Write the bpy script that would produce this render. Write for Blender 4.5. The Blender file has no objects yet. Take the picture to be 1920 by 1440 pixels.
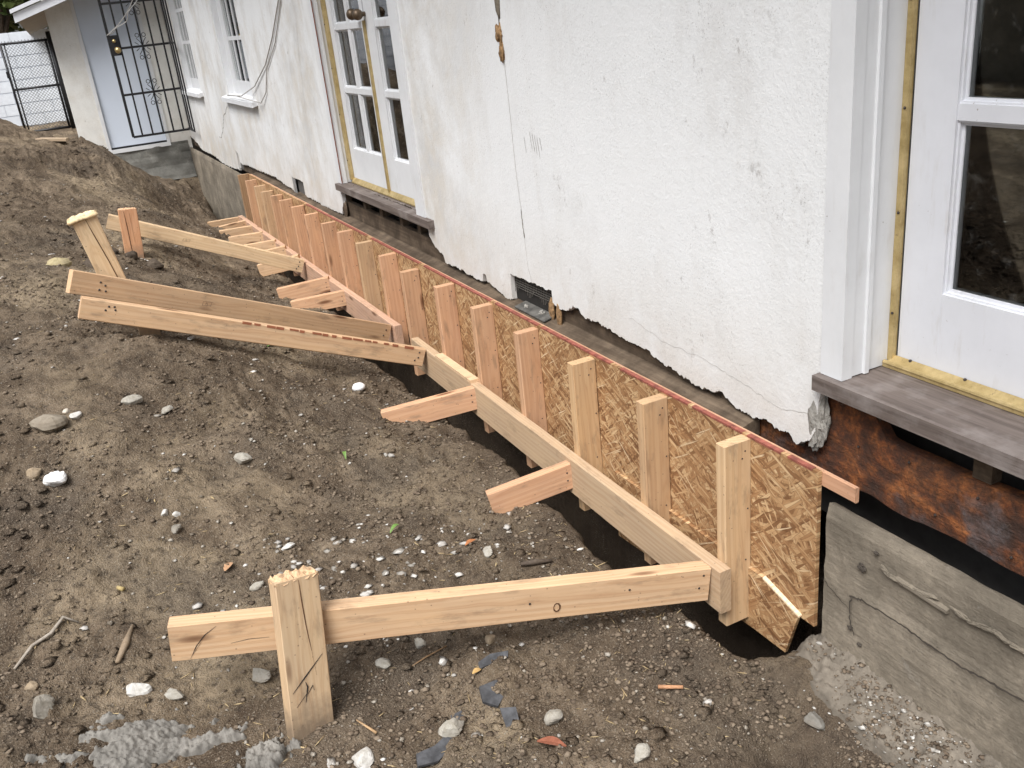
import bpy, bmesh, math, random
import numpy as np
from mathutils import Matrix, Vector
random.seed(7); rng = np.random.default_rng(7)
SC = bpy.context.scene
COL = SC.collection
# ---------------------------------------------------------------- camera
cam_d = bpy.data.cameras.new('camera'); cam = bpy.data.objects.new('camera', cam_d); COL.objects.link(cam)
YAW, PITCH, ROLL = math.radians(24.387), math.radians(-22.471), math.radians(-6.279)
fw = Vector((math.sin(YAW)*math.cos(PITCH), math.cos(YAW)*math.cos(PITCH), math.sin(PITCH)))
rt = Vector((math.cos(YAW), -math.sin(YAW), 0)); up = rt.cross(fw)
r2 = math.cos(ROLL)*rt + math.sin(ROLL)*up; u2 = -math.sin(ROLL)*rt + math.cos(ROLL)*up
cam.matrix_world = Matrix(((r2.x, u2.x, -fw.x, -1.4589), (r2.y, u2.y, -fw.y, 0.0), (r2.z, u2.z, -fw.z, 1.1258), (0, 0, 0, 1)))
cam_d.sensor_fit = 'HORIZONTAL'; cam_d.sensor_width = 36; cam_d.lens = 36*1717.6/1920
cam_d.clip_start = 0.02; cam_d.clip_end = 300
SC.camera = cam
# ---------------------------------------------------------------- sky, sun, exposure
SUN_DIR = Vector((-0.42, -0.33, 0.84)).normalized()          # towards the bright part of the cloud
elev = math.asin(SUN_DIR.z); azim = math.atan2(SUN_DIR.x, SUN_DIR.y)
world = bpy.data.worlds.new('World'); SC.world = world; world.use_nodes = True
wt = world.node_tree; wt.nodes.clear()
wo = wt.nodes.new('ShaderNodeOutputWorld'); bg = wt.nodes.new('ShaderNodeBackground'); bg.inputs['Strength'].default_value = 0.10
sky = wt.nodes.new('ShaderNodeTexSky'); sky.sky_type = 'NISHITA'; sky.sun_disc = False
sky.sun_elevation = elev; sky.sun_rotation = azim; sky.dust_density = 3.0; sky.air_density = 1.0
hs = wt.nodes.new('ShaderNodeHueSaturation'); hs.inputs['Saturation'].default_value = 0.38
wt.links.new(sky.outputs[0], hs.inputs['Color'])
# overcast sky: luminance (1 + 2 sin elevation) / 3, brightest overhead
wtc = wt.nodes.new('ShaderNodeTexCoord'); wsp = wt.nodes.new('ShaderNodeSeparateXYZ'); wt.links.new(wtc.outputs['Generated'], wsp.inputs[0])
wm = wt.nodes.new('ShaderNodeMath'); wm.operation = 'MULTIPLY_ADD'; wm.use_clamp = True; wt.links.new(wsp.outputs['Z'], wm.inputs[0]); wm.inputs[1].default_value = .667; wm.inputs[2].default_value = .333
wv = wt.nodes.new('ShaderNodeVectorMath'); wv.operation = 'SCALE'; wt.links.new(hs.outputs[0], wv.inputs[0]); wt.links.new(wm.outputs[0], wv.inputs['Scale'])
wt.links.new(wv.outputs[0], bg.inputs['Color']); wt.links.new(bg.outputs[0], wo.inputs['Surface'])
sun_d = bpy.data.lights.new('sun', 'SUN'); sun = bpy.data.objects.new('sun', sun_d); COL.objects.link(sun)
sun_d.energy = 1.5; sun_d.angle = math.radians(34); sun_d.color = (1.0, 0.99, 0.98)
sun.rotation_euler = (-SUN_DIR).to_track_quat('-Z', 'Y').to_euler(); sun.location = (-6, -2, 9)
SC.view_settings.view_transform = 'Standard'; SC.view_settings.look = 'None'
SC.view_settings.exposure = 1.50; SC.view_settings.gamma = 1.0
try: SC.view_settings.use_curve_mapping = False
except Exception: pass
SC.cycles.max_bounces = 6

# ================================================================ helpers
W = {}                                                     # world matrix of every object, for parenting
def link(o, parent=None, M=None):
    COL.objects.link(o)
    M = M if M is not None else Matrix.Identity(4)
    if parent is not None:
        o.parent = parent; o.matrix_parent_inverse = W[parent.name].inverted()
    o.matrix_basis = M; W[o.name] = M.copy()
    return o
def empty(name, loc, label=None, cat=None, group=None):
    o = bpy.data.objects.new(name, None); o.empty_display_size = 0.1
    link(o, None, Matrix.Translation(loc)); tag(o, label, cat, group); return o
def tag(o, label=None, cat=None, group=None, kind=None):
    if label: o['label'] = label
    if cat: o['category'] = cat
    if group: o['group'] = group
    if kind: o['kind'] = kind
    return o
def mesh_obj(name, verts, faces, mat, parent=None, M=None, smooth=False, color=None):
    me = bpy.data.meshes.new(name); me.from_pydata([tuple(map(float, v)) for v in verts], [], faces); me.update()
    if mat: me.materials.append(mat)
    if smooth:
        me.polygons.foreach_set('use_smooth', np.ones(len(me.polygons), dtype=bool))
    o = bpy.data.objects.new(name, me); link(o, parent, M)
    if color: o.color = (*color, 1)
    return o
class MB:                                                  # collects simple solids into one mesh
    def __init__(s): s.v = []; s.f = []
    def box(s, x0, x1, y0, y1, z0, z1):
        b = len(s.v); s.v += [(x, y, z) for x in (x0, x1) for y in (y0, y1) for z in (z0, z1)]
        s.f += [tuple(b+i for i in q) for q in ((0,1,3,2),(4,6,7,5),(0,4,5,1),(2,3,7,6),(0,2,6,4),(1,5,7,3))]; return s
    def hexa(s, P8):
        b = len(s.v); s.v += list(P8)
        s.f += [tuple(b+i for i in q) for q in ((0,1,3,2),(4,6,7,5),(0,4,5,1),(2,3,7,6),(0,2,6,4),(1,5,7,3))]; return s
    def tube(s, pts, r, n=6, cap=True):
        pts = [Vector(p) for p in pts]; b = len(s.v); prev = None
        for i, p in enumerate(pts):
            d = (pts[min(i+1, len(pts)-1)] - pts[max(i-1, 0)]).normalized()
            a = prev if prev is not None else (Vector((0, 0, 1)) if abs(d.z) < .9 else Vector((1, 0, 0)))
            a = (a - d*a.dot(d)).normalized(); c = d.cross(a); prev = a
            rr = r[i] if isinstance(r, (list, tuple)) else r
            for k in range(n):
                t = 2*math.pi*k/n; s.v.append(tuple(p + a*math.cos(t)*rr + c*math.sin(t)*rr))
        for i in range(len(pts)-1):
            for k in range(n):
                s.f.append((b+i*n+k, b+i*n+(k+1) % n, b+(i+1)*n+(k+1) % n, b+(i+1)*n+k))
        if cap:
            s.f.append(tuple(b+k for k in reversed(range(n)))); s.f.append(tuple(b+(len(pts)-1)*n+k for k in range(n)))
        return s
    def ball(s, c, r, seg=10, rings=6, sc=(1, 1, 1)):
        b = len(s.v)
        for i in range(rings+1):
            th = math.pi*i/rings
            for k in range(seg):
                t = 2*math.pi*k/seg
                s.v.append((c[0]+r*sc[0]*math.sin(th)*math.cos(t), c[1]+r*sc[1]*math.sin(th)*math.sin(t), c[2]+r*sc[2]*math.cos(th)))
        for i in range(rings):
            for k in range(seg): s.f.append((b+i*seg+k, b+(i+1)*seg+k, b+(i+1)*seg+(k+1) % seg, b+i*seg+(k+1) % seg))
        return s
    def build(s, name, mat, parent=None, M=None, smooth=False, color=None): return mesh_obj(name, s.v, s.f, mat, parent, M, smooth, color)

# vectorised gradient noise
_perm = rng.permutation(256); _perm = np.concatenate([_perm, _perm, _perm]); _ang = rng.uniform(0, 2*np.pi, 256)
_gx, _gy = np.cos(_ang), np.sin(_ang)
def perlin(x, y):
    xi = np.floor(x).astype(int); yi = np.floor(y).astype(int); xf = x-xi; yf = y-yi; xi &= 255; yi &= 255
    u = xf**3*(xf*(xf*6-15)+10); v = yf**3*(yf*(yf*6-15)+10)
    def g(ix, iy, fx, fy):
        h = _perm[_perm[ix & 255]+(iy & 255)]; return _gx[h]*fx+_gy[h]*fy
    a = g(xi, yi, xf, yf); b = g(xi+1, yi, xf-1, yf); c = g(xi, yi+1, xf, yf-1); d = g(xi+1, yi+1, xf-1, yf-1)
    return (a+u*(b-a)) + v*((c+u*(d-c))-(a+u*(b-a)))

# ================================================================ materials
class NT:
    def __init__(s, name):
        s.m = bpy.data.materials.new(name); s.m.use_nodes = True; s.t = s.m.node_tree; s.t.nodes.clear()
        s.out = s.t.nodes.new('ShaderNodeOutputMaterial'); s.p = s.t.nodes.new('ShaderNodeBsdfPrincipled')
        s.t.links.new(s.p.outputs[0], s.out.inputs['Surface'])
        tc = s.t.nodes.new('ShaderNodeTexCoord'); s.obj = tc.outputs['Object']
        s.geo = s.t.nodes.new('ShaderNodeNewGeometry'); s.pos = s.geo.outputs['Position']
        oi = s.t.nodes.new('ShaderNodeObjectInfo'); s.rand = oi.outputs['Random']; s.ocol = oi.outputs['Color']
    def put(s, sock, v):
        if hasattr(v, 'links') or isinstance(v, bpy.types.NodeSocket): s.t.links.new(v, sock)
        else:
            if isinstance(v, (tuple, list)) and len(v) == 3 and sock.type == 'RGBA': v = (*v, 1)
            sock.default_value = v
    def noise(s, vec, scale, detail=4, rough=.55, dist=0):
        n = s.t.nodes.new('ShaderNodeTexNoise'); s.put(n.inputs['Vector'], vec); n.inputs['Scale'].default_value = scale
        n.inputs['Detail'].default_value = detail; n.inputs['Roughness'].default_value = rough; n.inputs['Distortion'].default_value = dist
        return n.outputs[0]
    def noisec(s, vec, scale, detail=2):
        n = s.t.nodes.new('ShaderNodeTexNoise'); s.put(n.inputs['Vector'], vec); n.inputs['Scale'].default_value = scale; n.inputs['Detail'].default_value = detail
        return n.outputs[1]
    def vor(s, vec, scale, feat='F1', dim='3D', out=0, rnd=1):
        n = s.t.nodes.new('ShaderNodeTexVoronoi'); n.voronoi_dimensions = dim; n.feature = feat; s.put(n.inputs['Vector'], vec)
        n.inputs['Scale'].default_value = scale; n.inputs['Randomness'].default_value = rnd
        return n.outputs[out]
    def map(s, vec, scale=(1, 1, 1), rot=(0, 0, 0), loc=(0, 0, 0)):
        n = s.t.nodes.new('ShaderNodeMapping'); s.put(n.inputs['Vector'], vec)
        s.put(n.inputs['Scale'], scale); n.inputs['Rotation'].default_value = rot; s.put(n.inputs['Location'], loc); return n.outputs[0]
    def ramp(s, fac, stops, interp='LINEAR'):
        n = s.t.nodes.new('ShaderNodeValToRGB'); s.put(n.inputs[0], fac); cr = n.color_ramp; cr.interpolation = interp
        while len(cr.elements) < len(stops): cr.elements.new(0.5)
        for e, (p, c) in zip(cr.elements, stops):
            e.position = p; e.color = (c, c, c, 1) if isinstance(c, (int, float)) else (*c, 1)
        return n.outputs[0]
    def mix(s, fac, a, b, mode='MIX'):
        n = s.t.nodes.new('ShaderNodeMix'); n.data_type = 'RGBA'; n.blend_type = mode
        s.put(n.inputs[0], fac); s.put(n.inputs[6], a); s.put(n.inputs[7], b); return n.outputs[2]
    def math(s, op, a, b=0.0, clamp=False):
        n = s.t.nodes.new('ShaderNodeMath'); n.operation = op; n.use_clamp = clamp; s.put(n.inputs[0], a); s.put(n.inputs[1], b); return n.outputs[0]
    def sep(s, vec):
        n = s.t.nodes.new('ShaderNodeSeparateXYZ'); s.put(n.inputs[0], vec); return n.outputs
    def comb(s, x, y, z):
        n = s.t.nodes.new('ShaderNodeCombineXYZ'); s.put(n.inputs[0], x); s.put(n.inputs[1], y); s.put(n.inputs[2], z); return n.outputs[0]
    def bump(s, h, strength=.5, dist=.01, prev=None):
        n = s.t.nodes.new('ShaderNodeBump'); n.inputs['Strength'].default_value = strength; n.inputs['Distance'].default_value = dist
        s.put(n.inputs['Height'], h)
        if prev is not None: s.put(n.inputs['Normal'], prev)
        return n.outputs[0]
    def done(s, color, rough=.7, normal=None, metal=0, spec=.5):
        s.put(s.p.inputs['Base Color'], color); s.put(s.p.inputs['Roughness'], rough); s.put(s.p.inputs['Metallic'], metal)
        s.p.inputs['Specular IOR Level'].default_value = spec
        if normal is not None: s.put(s.p.inputs['Normal'], normal)
        return s.m

def m_lumber(name='lumber', mud=False):
    n = NT(name); off = n.math('MULTIPLY', n.rand, 37.0)
    v0 = n.t.nodes.new('ShaderNodeVectorMath'); v0.operation = 'ADD'; n.put(v0.inputs[0], n.obj); n.put(v0.inputs[1], n.comb(off, n.math('MULTIPLY', n.rand, .09), n.math('MULTIPLY', n.rand, -.07)))
    v = v0.outputs[0]
    warp = n.noise(n.map(v, (1.3, 9, 9)), 1.0, 3, .5)
    w = n.t.nodes.new('ShaderNodeTexWave'); w.wave_type = 'RINGS'; w.rings_direction = 'X'; w.inputs['Scale'].default_value = 26
    w.inputs['Distortion'].default_value = 2.2; w.inputs['Detail'].default_value = 2; w.inputs['Detail Scale'].default_value = 1.2
    wv = n.t.nodes.new('ShaderNodeVectorMath'); wv.operation = 'ADD'; n.put(wv.inputs[0], n.map(v, (.05, 1, 1)))
    n.put(wv.inputs[1], n.comb(0.0, n.math('MULTIPLY', warp, .09), n.math('MULTIPLY', warp, .05)))
    n.put(w.inputs['Vector'], wv.outputs[0])
    ring = n.ramp(w.outputs[1], [(.0, .0), (.55, .25), (.85, 1), (1, .5)])
    fib = n.noise(n.map(v, (3, 160, 160)), 1.0, 3, .6)
    blot = n.noise(n.map(v, (4, 14, 14)), 1.0, 4, .6)
    base = n.ocol
    dark = n.mix(1.0, base, (.66, .50, .38), 'MULTIPLY')
    c = n.mix(n.math('MULTIPLY', ring, .42), base, dark)
    c = n.mix(n.ramp(fib, [(.35, 0), (.7, .30)]), c, dark)
    c = n.mix(n.ramp(blot, [(.42, 0), (.72, .45)]), c, n.mix(1.0, base, (1.18, 1.12, 1.0), 'MULTIPLY'))
    grime = n.ramp(n.noise(n.map(v, (7, 26, 26)), 1.0, 5, .65), [(.55, 0), (.72, .6)])
    c = n.mix(grime, c, (.20, .14, .09))
    kn = n.vor(n.map(v, (2.6, 11, 11)), 1.0, 'F1', '3D', 0)
    c = n.mix(n.ramp(kn, [(.05, .9), (.10, .6), (.15, 0)]), c, (.13, .055, .025))
    spk = n.vor(n.map(v, (40, 40, 40)), 1.0, 'F1', '3D', 0)
    c = n.mix(n.ramp(spk, [(.06, .55), (.11, 0)]), c, (.07, .045, .03))
    if mud:                                                # dried soil rubbed onto the driven end
        lx = n.sep(n.obj)[0]; mm = n.noise(n.obj, 22, 5, .7)
        c = n.mix(n.ramp(n.math('ADD', lx, n.math('MULTIPLY', mm, -.16)), [(.055, .85), (.16, 0)]), c, (.16, .12, .085))
    h = n.math('ADD', n.math('MULTIPLY', fib, .7), n.math('MULTIPLY', ring, .3))
    return n.done(c, .72, n.bump(h, .35, .0012), spec=.25)

def m_osb():
    n = NT('oriented_strand_board'); X, Y, Z = n.sep(n.pos)
    base = n.comb(Y, Z, 0.0)
    wob = n.noisec(base, 9, 2)
    vm = n.t.nodes.new('ShaderNodeVectorMath'); vm.operation = 'MULTIPLY_ADD'; n.put(vm.inputs[0], wob); vm.inputs[1].default_value = (.006, .006, 0); n.put(vm.inputs[2], base)
    b2 = vm.outputs[0]; col = None; hh = None
    for i, (rot, su, sv, cov) in enumerate(((.60, 11, 92, 0), (-.65, 12, 100, .55), (1.2, 14, 92, .62), (.25, 10, 84, .60), (-1.1, 15, 130, .62), (.75, 13, 115, .60), (-.4, 13, 110, .66), (.55, 13, 250, .94), (-.7, 13, 260, .95))):
        mp = n.map(n.map(b2, (1, 1, 1), (0, 0, rot), (3.7*i, 1.3*i, 0)), (su, sv, 1))
        cell = n.vor(mp, 1.0, 'F1', '2D', 1); sp_ = n.sep(cell); r, g, b = sp_[0], sp_[1], sp_[2]
        edge = n.vor(mp, 1.0, 'DISTANCE_TO_EDGE', '2D', 0)
        ed = n.ramp(edge, [(0, 0.0), (.13, 1)])
        grain = n.noise(n.map(mp, (.5, 4, 1)), 2.0, 2, .6)
        tone = n.math('ADD', n.math('MULTIPLY', r, .62), n.math('MULTIPLY', grain, .38 if i < 7 else .75))
        c = n.ramp(tone, [(.14, (.13, .060, .027)), (.32, (.27, .138, .062)), (.50, (.41, .238, .114)), (.66, (.52, .335, .172)), (.82, (.63, .45, .255)), (.97, (.73, .58, .38))])
        c = n.mix(ed, n.mix(.55, c, (.10, .045, .018)), c)
        if col is None: col = c; hh = g
        else:
            msk = n.math('MULTIPLY', n.ramp(g, [(cov, 0), (cov+.02, 1)]), n.ramp(n.noise(n.map(mp, (1, .6, 1)), 1.3, 2, .5), [(.30, .25), (.5, 1)])); col = n.mix(msk, col, c); hh = n.mix(msk, hh, n.math('ADD', b, .2))
    big = n.noise(base, 2.5, 3); col = n.mix(n.ramp(big, [(.35, .25), (.6, 0)]), col, (.30, .16, .07))
    # factory nailing lines
    return n.done(col, .62, n.bump(hh, .45, .0015), spec=.3)

def m_stucco(name='white_stucco', base=(.79, .80, .80), dirt=1.0):
    n = NT(name); p = n.pos; X, Y, Z = n.sep(p)
    big = n.noise(p, 1.1, 4, .6); mid = n.noise(p, 6.5, 5, .65); fine = n.noise(p, 42, 3, .6); vfine = n.noise(p, 150, 2, .6)
    c = n.mix(n.ramp(big, [(.3, 0), (.7, 1)]), base, tuple(b*.93 for b in base))
    streak = n.noise(n.map(p, (5, 7, 1.6)), 1.0, 5, .65)
    c = n.mix(n.math('MULTIPLY', n.ramp(streak, [(.50, 0), (.74, .42*dirt)]), n.ramp(big, [(.40, .15), (.62, 1)])), c, (.50, .47, .42))
    # scuffs: small ragged grey marks, in clusters
    sc = n.math('MULTIPLY', n.ramp(n.noise(n.map(p, (24, 22, 15)), 1.0, 7, .75), [(.60, 0), (.68, 1)]), n.ramp(n.noise(p, 2.3, 3, .6), [(.50, 0), (.62, 1)]))
    c = n.mix(n.math('MULTIPLY', sc, .7*dirt), c, (.27, .25, .23))
    pit = n.math('MULTIPLY', n.ramp(n.noise(p, 190, 2, .6), [(.60, 0), (.70, 1)]), n.ramp(mid, [(.42, 0.05), (.65, .8)]))
    c = n.mix(n.math('MULTIPLY', pit, .75), c, (.30, .29, .27))
    # splash-back stain along the broken foot of the wall
    foot = n.math('MULTIPLY', n.ramp(n.math('ADD', Z, n.math('MULTIPLY', n.math('SUBTRACT', mid, .5), .35)), [(.0, 1), (.42, 0)]), n.ramp(mid, [(.35, .25), (.7, 1)]))
    c = n.mix(n.math('MULTIPLY', foot, .6*dirt), c, (.46, .39, .30))
    # the older, unpainted stretch beyond the seam is blotched with grey and yellow-brown grime
    old = n.math('MULTIPLY', n.ramp(n.math('MULTIPLY', Y, .1), [(.30, 0), (.40, 1)]), n.ramp(n.noise(n.map(p, (1, 1, .8), (0, 0, 0), (3, 1, 5)), 1.9, 8, .74), [(.44, 0), (.62, 1)]))
    c = n.mix(n.math('MULTIPLY', old, .55*dirt), c, n.mix(n.ramp(mid, [(.4, 0), (.6, 1)]), (.43, .415, .39), (.50, .44, .35)))
    chip = n.math('MULTIPLY', n.ramp(n.math('MULTIPLY', Y, .1), [(.30, .12), (.40, 1)]), n.ramp(n.noise(p, 15, 7, .78), [(.63, 0), (.67, 1)]))
    c = n.mix(n.math('MULTIPLY', chip, .6*dirt), c, (.24, .215, .185))
    h = n.math('ADD', n.math('MULTIPLY', fine, .55), n.math('ADD', n.math('MULTIPLY', vfine, .35), n.math('MULTIPLY', mid, .5)))
    blot = n.noise(p, 2.4, 8, .76); c = n.mix(n.math('MULTIPLY', n.ramp(blot, [(.55, 0), (.69, .26*dirt)]), n.ramp(fine, [(.3, .5), (.6, 1)])), c, (.47, .45, .42))
    return n.done(c, .88, n.bump(h, .6, .004), spec=.2)

def m_concrete(name='old_concrete', base=(.285, .245, .19)):
    n = NT(name); p = n.pos
    big = n.noise(p, 4, 5, .65); fine = n.noise(p, 60, 4, .65); grain = n.noise(n.map(p, (40, 9, 60)), 1.0, 5, .7)
    c = n.mix(n.ramp(big, [(.3, 0), (.7, 1)]), tuple(b*.55 for b in base), tuple(min(1, b*1.22) for b in base))
    c = n.mix(n.ramp(fine, [(.42, .35), (.6, 0)]), c, tuple(b*.55 for b in base))
    c = n.mix(n.ramp(grain, [(.50, 0), (.75, .22)]), c, tuple(b*.6 for b in base))
    st = n.ramp(n.noise(n.map(p, (1, 1, 1), (0, 0, 0), (2, 7, 1)), 3.2, 7, .72), [(.47, 0), (.62, .65)]); c = n.mix(st, c, tuple(b*.42 for b in base))
    wh = n.ramp(n.noise(p, 9, 6, .75), [(.62, 0), (.74, .4)]); c = n.mix(wh, c, (.42, .40, .36))
    pits = n.ramp(n.vor(p, 55, 'F1'), [(.05, .7), (.14, 0)]); c = n.mix(pits, c, (.10, .085, .07))
    h = n.math('ADD', n.math('MULTIPLY', grain, .6), n.math('ADD', n.math('MULTIPLY', fine, .5), n.math('MULTIPLY', big, .9)))
    return n.done(c, .9, n.bump(h, .8, .006), spec=.2)

def m_footing(name='dirty_footing', base=(.25, .22, .18), sc=11, lo=.36, hi=.52):
    m = m_concrete(name, base); t = m.node_tree; P_ = next(n for n in t.nodes if n.type == 'BSDF_PRINCIPLED'); old = P_.inputs['Base Color'].links[0].from_socket
    def N(sc, a, b):
        g = t.nodes.new('ShaderNodeNewGeometry'); n = t.nodes.new('ShaderNodeTexNoise'); n.inputs['Scale'].default_value = sc; n.inputs['Detail'].default_value = 6; n.inputs['Roughness'].default_value = .7
        t.links.new(g.outputs['Position'], n.inputs['Vector']); r = t.nodes.new('ShaderNodeValToRGB'); r.color_ramp.elements[0].position = a; r.color_ramp.elements[1].position = b; t.links.new(n.outputs[0], r.inputs[0]); return r.outputs[0]
    mx = t.nodes.new('ShaderNodeMix'); mx.data_type = 'RGBA'; t.links.new(N(sc, lo, hi), mx.inputs[0]); t.links.new(old, mx.inputs[6]); mx.inputs[7].default_value = (.11, .084, .062, 1); t.links.new(mx.outputs[2], P_.inputs['Base Color'])
    return m
def m_soil():
    n = NT('disturbed_soil'); p = n.pos
    big = n.noise(p, 1.3, 5, .6); mid = n.noise(p, 6, 6, .68); fine = n.noise(p, 38, 5, .7); vf = n.noise(p, 190, 3, .65)
    c = n.ramp(mid, [(.32, (.068, .049, .034)), (.47, (.130, .097, .067)), (.60, (.205, .157, .110)), (.76, (.31, .245, .172))])
    c = n.mix(n.ramp(big, [(.49, 0), (.62, .8)]), c, n.mix(n.ramp(fine, [(.3, 0), (.7, 1)]), (.235, .182, .120), (.40, .315, .212)))
    c = n.mix(n.ramp(n.noise(p, 2.2, 4, .6), [(.52, 0), (.66, .65)]), c, (.092, .074, .058))
    c = n.mix(n.ramp(fine, [(.34, .8), (.48, 0)]), c, (.055, .043, .033))
    c = n.mix(n.ramp(vf, [(.55, 0), (.68, .7)]), c, (.34, .29, .225))
    X, Y, Z = n.sep(p); c = n.mix(n.ramp(n.math('ADD', n.math('MULTIPLY', Z, -1), n.math('MULTIPLY', mid, .12)), [(.64, 0), (.82, .85)]), c, (.030, .022, .016))   # trench shade painted into the soil colour, darker with depth
    damp = n.math('MULTIPLY', n.ramp(n.math('ADD', X, n.math('MULTIPLY', n.math('SUBTRACT', big, .5), 1.1)), [(.30, 0), (.62, 1)]) if False else n.ramp(n.math('ADD', n.math('ADD', X, 1.0), n.math('MULTIPLY', n.math('SUBTRACT', big, .5), 1.6)), [(.35, 0), (.80, 1)]), n.ramp(n.math('MULTIPLY', Y, .1), [(.26, 1), (.42, .35)]))
    c = n.mix(n.math('MULTIPLY', damp, .5), c, (.085, .065, .049))
    gr = n.math('MULTIPLY', n.ramp(n.vor(p, 170, 'F1'), [(.10, 1), (.20, 0)]), n.ramp(n.noise(p, 5, 3), [(.45, 0), (.6, 1)]))
    c = n.mix(n.math('MULTIPLY', gr, .8), c, (.42, .38, .31))
    h = n.math('ADD', n.math('MULTIPLY', mid, .6), n.math('ADD', n.math('MULTIPLY', fine, .7), n.math('MULTIPLY', vf, .35)))
    return n.done(c, .95, n.bump(h, 1.0, .03), spec=.05)

def m_plain(name, col, rough=.6, metal=0, var=.15, scale=30, bump=0.0, spec=.4, stretch=(1, 1, 1)):
    n = NT(name); f = n.noise(n.map(n.obj, stretch), scale, 4, .6)
    c = n.mix(n.ramp(f, [(.3, 0), (.7, 1)]), tuple(x*(1-var) for x in col), tuple(min(1, x*(1+var)) for x in col))
    return n.done(c, rough, n.bump(f, .5, bump) if bump else None, metal, spec)

def m_objcol(name, rough=.8, scale=60, bump=.004):
    n = NT(name); f = n.noise(n.obj, scale, 5, .65); f2 = n.noise(n.obj, scale*.25, 3, .6)
    c = n.mix(n.ramp(f, [(.3, 0), (.65, 1)]), n.mix(1.0, n.ocol, (.66, .63, .58), 'MULTIPLY'), n.ocol)
    c = n.mix(n.ramp(f2, [(.5, 0), (.72, .5)]), c, (.15, .12, .09))
    return n.done(c, rough, n.bump(f, .6, bump), spec=.2)

def m_paint(name='aged_white_paint', ca=(.71, .72, .73), cb=(.63, .64, .65)):
    n = NT(name); p = n.pos
    f = n.noise(n.map(p, (30, 30, 5)), 1.0, 5, .65); g = n.noise(p, 5, 5, .65); sp = n.noise(p, 70, 4, .7)
    c = n.mix(n.ramp(g, [(.3, 0), (.7, 1)]), ca, cb)
    c = n.mix(n.math('MULTIPLY', n.ramp(f, [(.55, 0), (.72, .5)]), n.ramp(g, [(.45, .2), (.6, 1)])), c, (.46, .43, .39))
    c = n.mix(n.math('MULTIPLY', n.ramp(sp, [(.66, 0), (.70, 1)]), n.ramp(g, [(.54, 0), (.62, .8)])), c, (.21, .17, .13))
    return n.done(c, .5, n.bump(f, .25, .001), spec=.35)

def m_rust():
    n = NT('stained_rim_board'); p = n.pos
    a = n.noise(n.map(p, (5, 4.5, 6)), 1.0, 8, .68, .15); b = n.noise(p, 18, 6, .7); s = n.noise(n.map(p, (30, 4, 90)), 1.0, 4, .6)
    c = n.ramp(a, [(.26, (.035, .027, .026)), (.42, (.075, .040, .030)), (.50, (.17, .062, .030)), (.59, (.34, .125, .045)), (.69, (.37, .185, .095)), (.82, (.32, .235, .17))])
    c = n.mix(n.ramp(b, [(.42, .65), (.6, 0)]), c, (.05, .034, .028))
    c = n.mix(n.ramp(s, [(.55, 0), (.75, .3)]), c, (.09, .055, .04))
    c = n.mix(n.ramp(n.noise(p, 26, 5, .75), [(.66, 0), (.74, .55)]), c, (.44, .36, .27))
    g = n.math('MULTIPLY', n.ramp(n.noise(n.map(p, (3, 3, 3), (0, 0, 0), (4, 2, 1)), 1.8, 4, .6), [(.56, 0), (.62, .8)]), n.ramp(b, [(.4, .3), (.6, 1)]))
    c = n.mix(g, c, (.105, .105, .11))
    c = n.mix(n.ramp(n.noise(p, 75, 4, .7), [(.40, .55), (.6, 0)]), c, (.05, .035, .028))
    return n.done(c, .95, n.bump(n.math('ADD', n.math('MULTIPLY', b, 1.3), n.math('MULTIPLY', s, .4)), .9, .008), spec=.08)

def m_greywood(name='weathered_grey_wood', a=(.085, .060, .040), b=(.185, .140, .098)):
    n = NT(name); p = n.pos
    s = n.noise(n.map(p, (50, 2.2, 60)), 1.0, 5, .62); g = n.noise(p, 7, 5, .68)
    c = n.mix(n.ramp(s, [(.3, 0), (.7, 1)]), a, b)
    c = n.mix(n.ramp(g, [(.40, .7), (.62, 0)]), c, tuple(x*.42 for x in a))
    c = n.mix(n.ramp(n.noise(p, 30, 4, .7), [(.62, 0), (.72, .6)]), c, (.06, .045, .035))
    return n.done(c, .82, n.bump(s, .7, .003), spec=.25)

def m_sill():
    n = NT('brown_painted_sill'); p = n.pos
    s = n.noise(n.map(p, (70, 3, 70)), 1.0, 5, .65); g = n.noise(p, 9, 4, .6)
    c = n.mix(n.ramp(s, [(.3, 0), (.7, 1)]), (.075, .058, .050), (.185, .152, .135))
    c = n.mix(n.ramp(g, [(.5, 0), (.72, .6)]), c, (.29, .26, .245))
    return n.done(c, .62, n.bump(s, .6, .003), spec=.35)

def m_brass():
    n = NT('brass_weatherstrip'); p = n.pos
    f = n.noise(n.map(p, (20, 20, 20)), 1.0, 5, .7); c = n.mix(n.ramp(f, [(.35, 0), (.65, 1)]), (.38, .28, .115), (.58, .45, .225))
    c = n.mix(n.ramp(n.noise(p, 60, 4, .7), [(.63, 0), (.70, .7)]), c, (.13, .085, .045))
    return n.done(c, .45, None, .45, .5)

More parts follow.
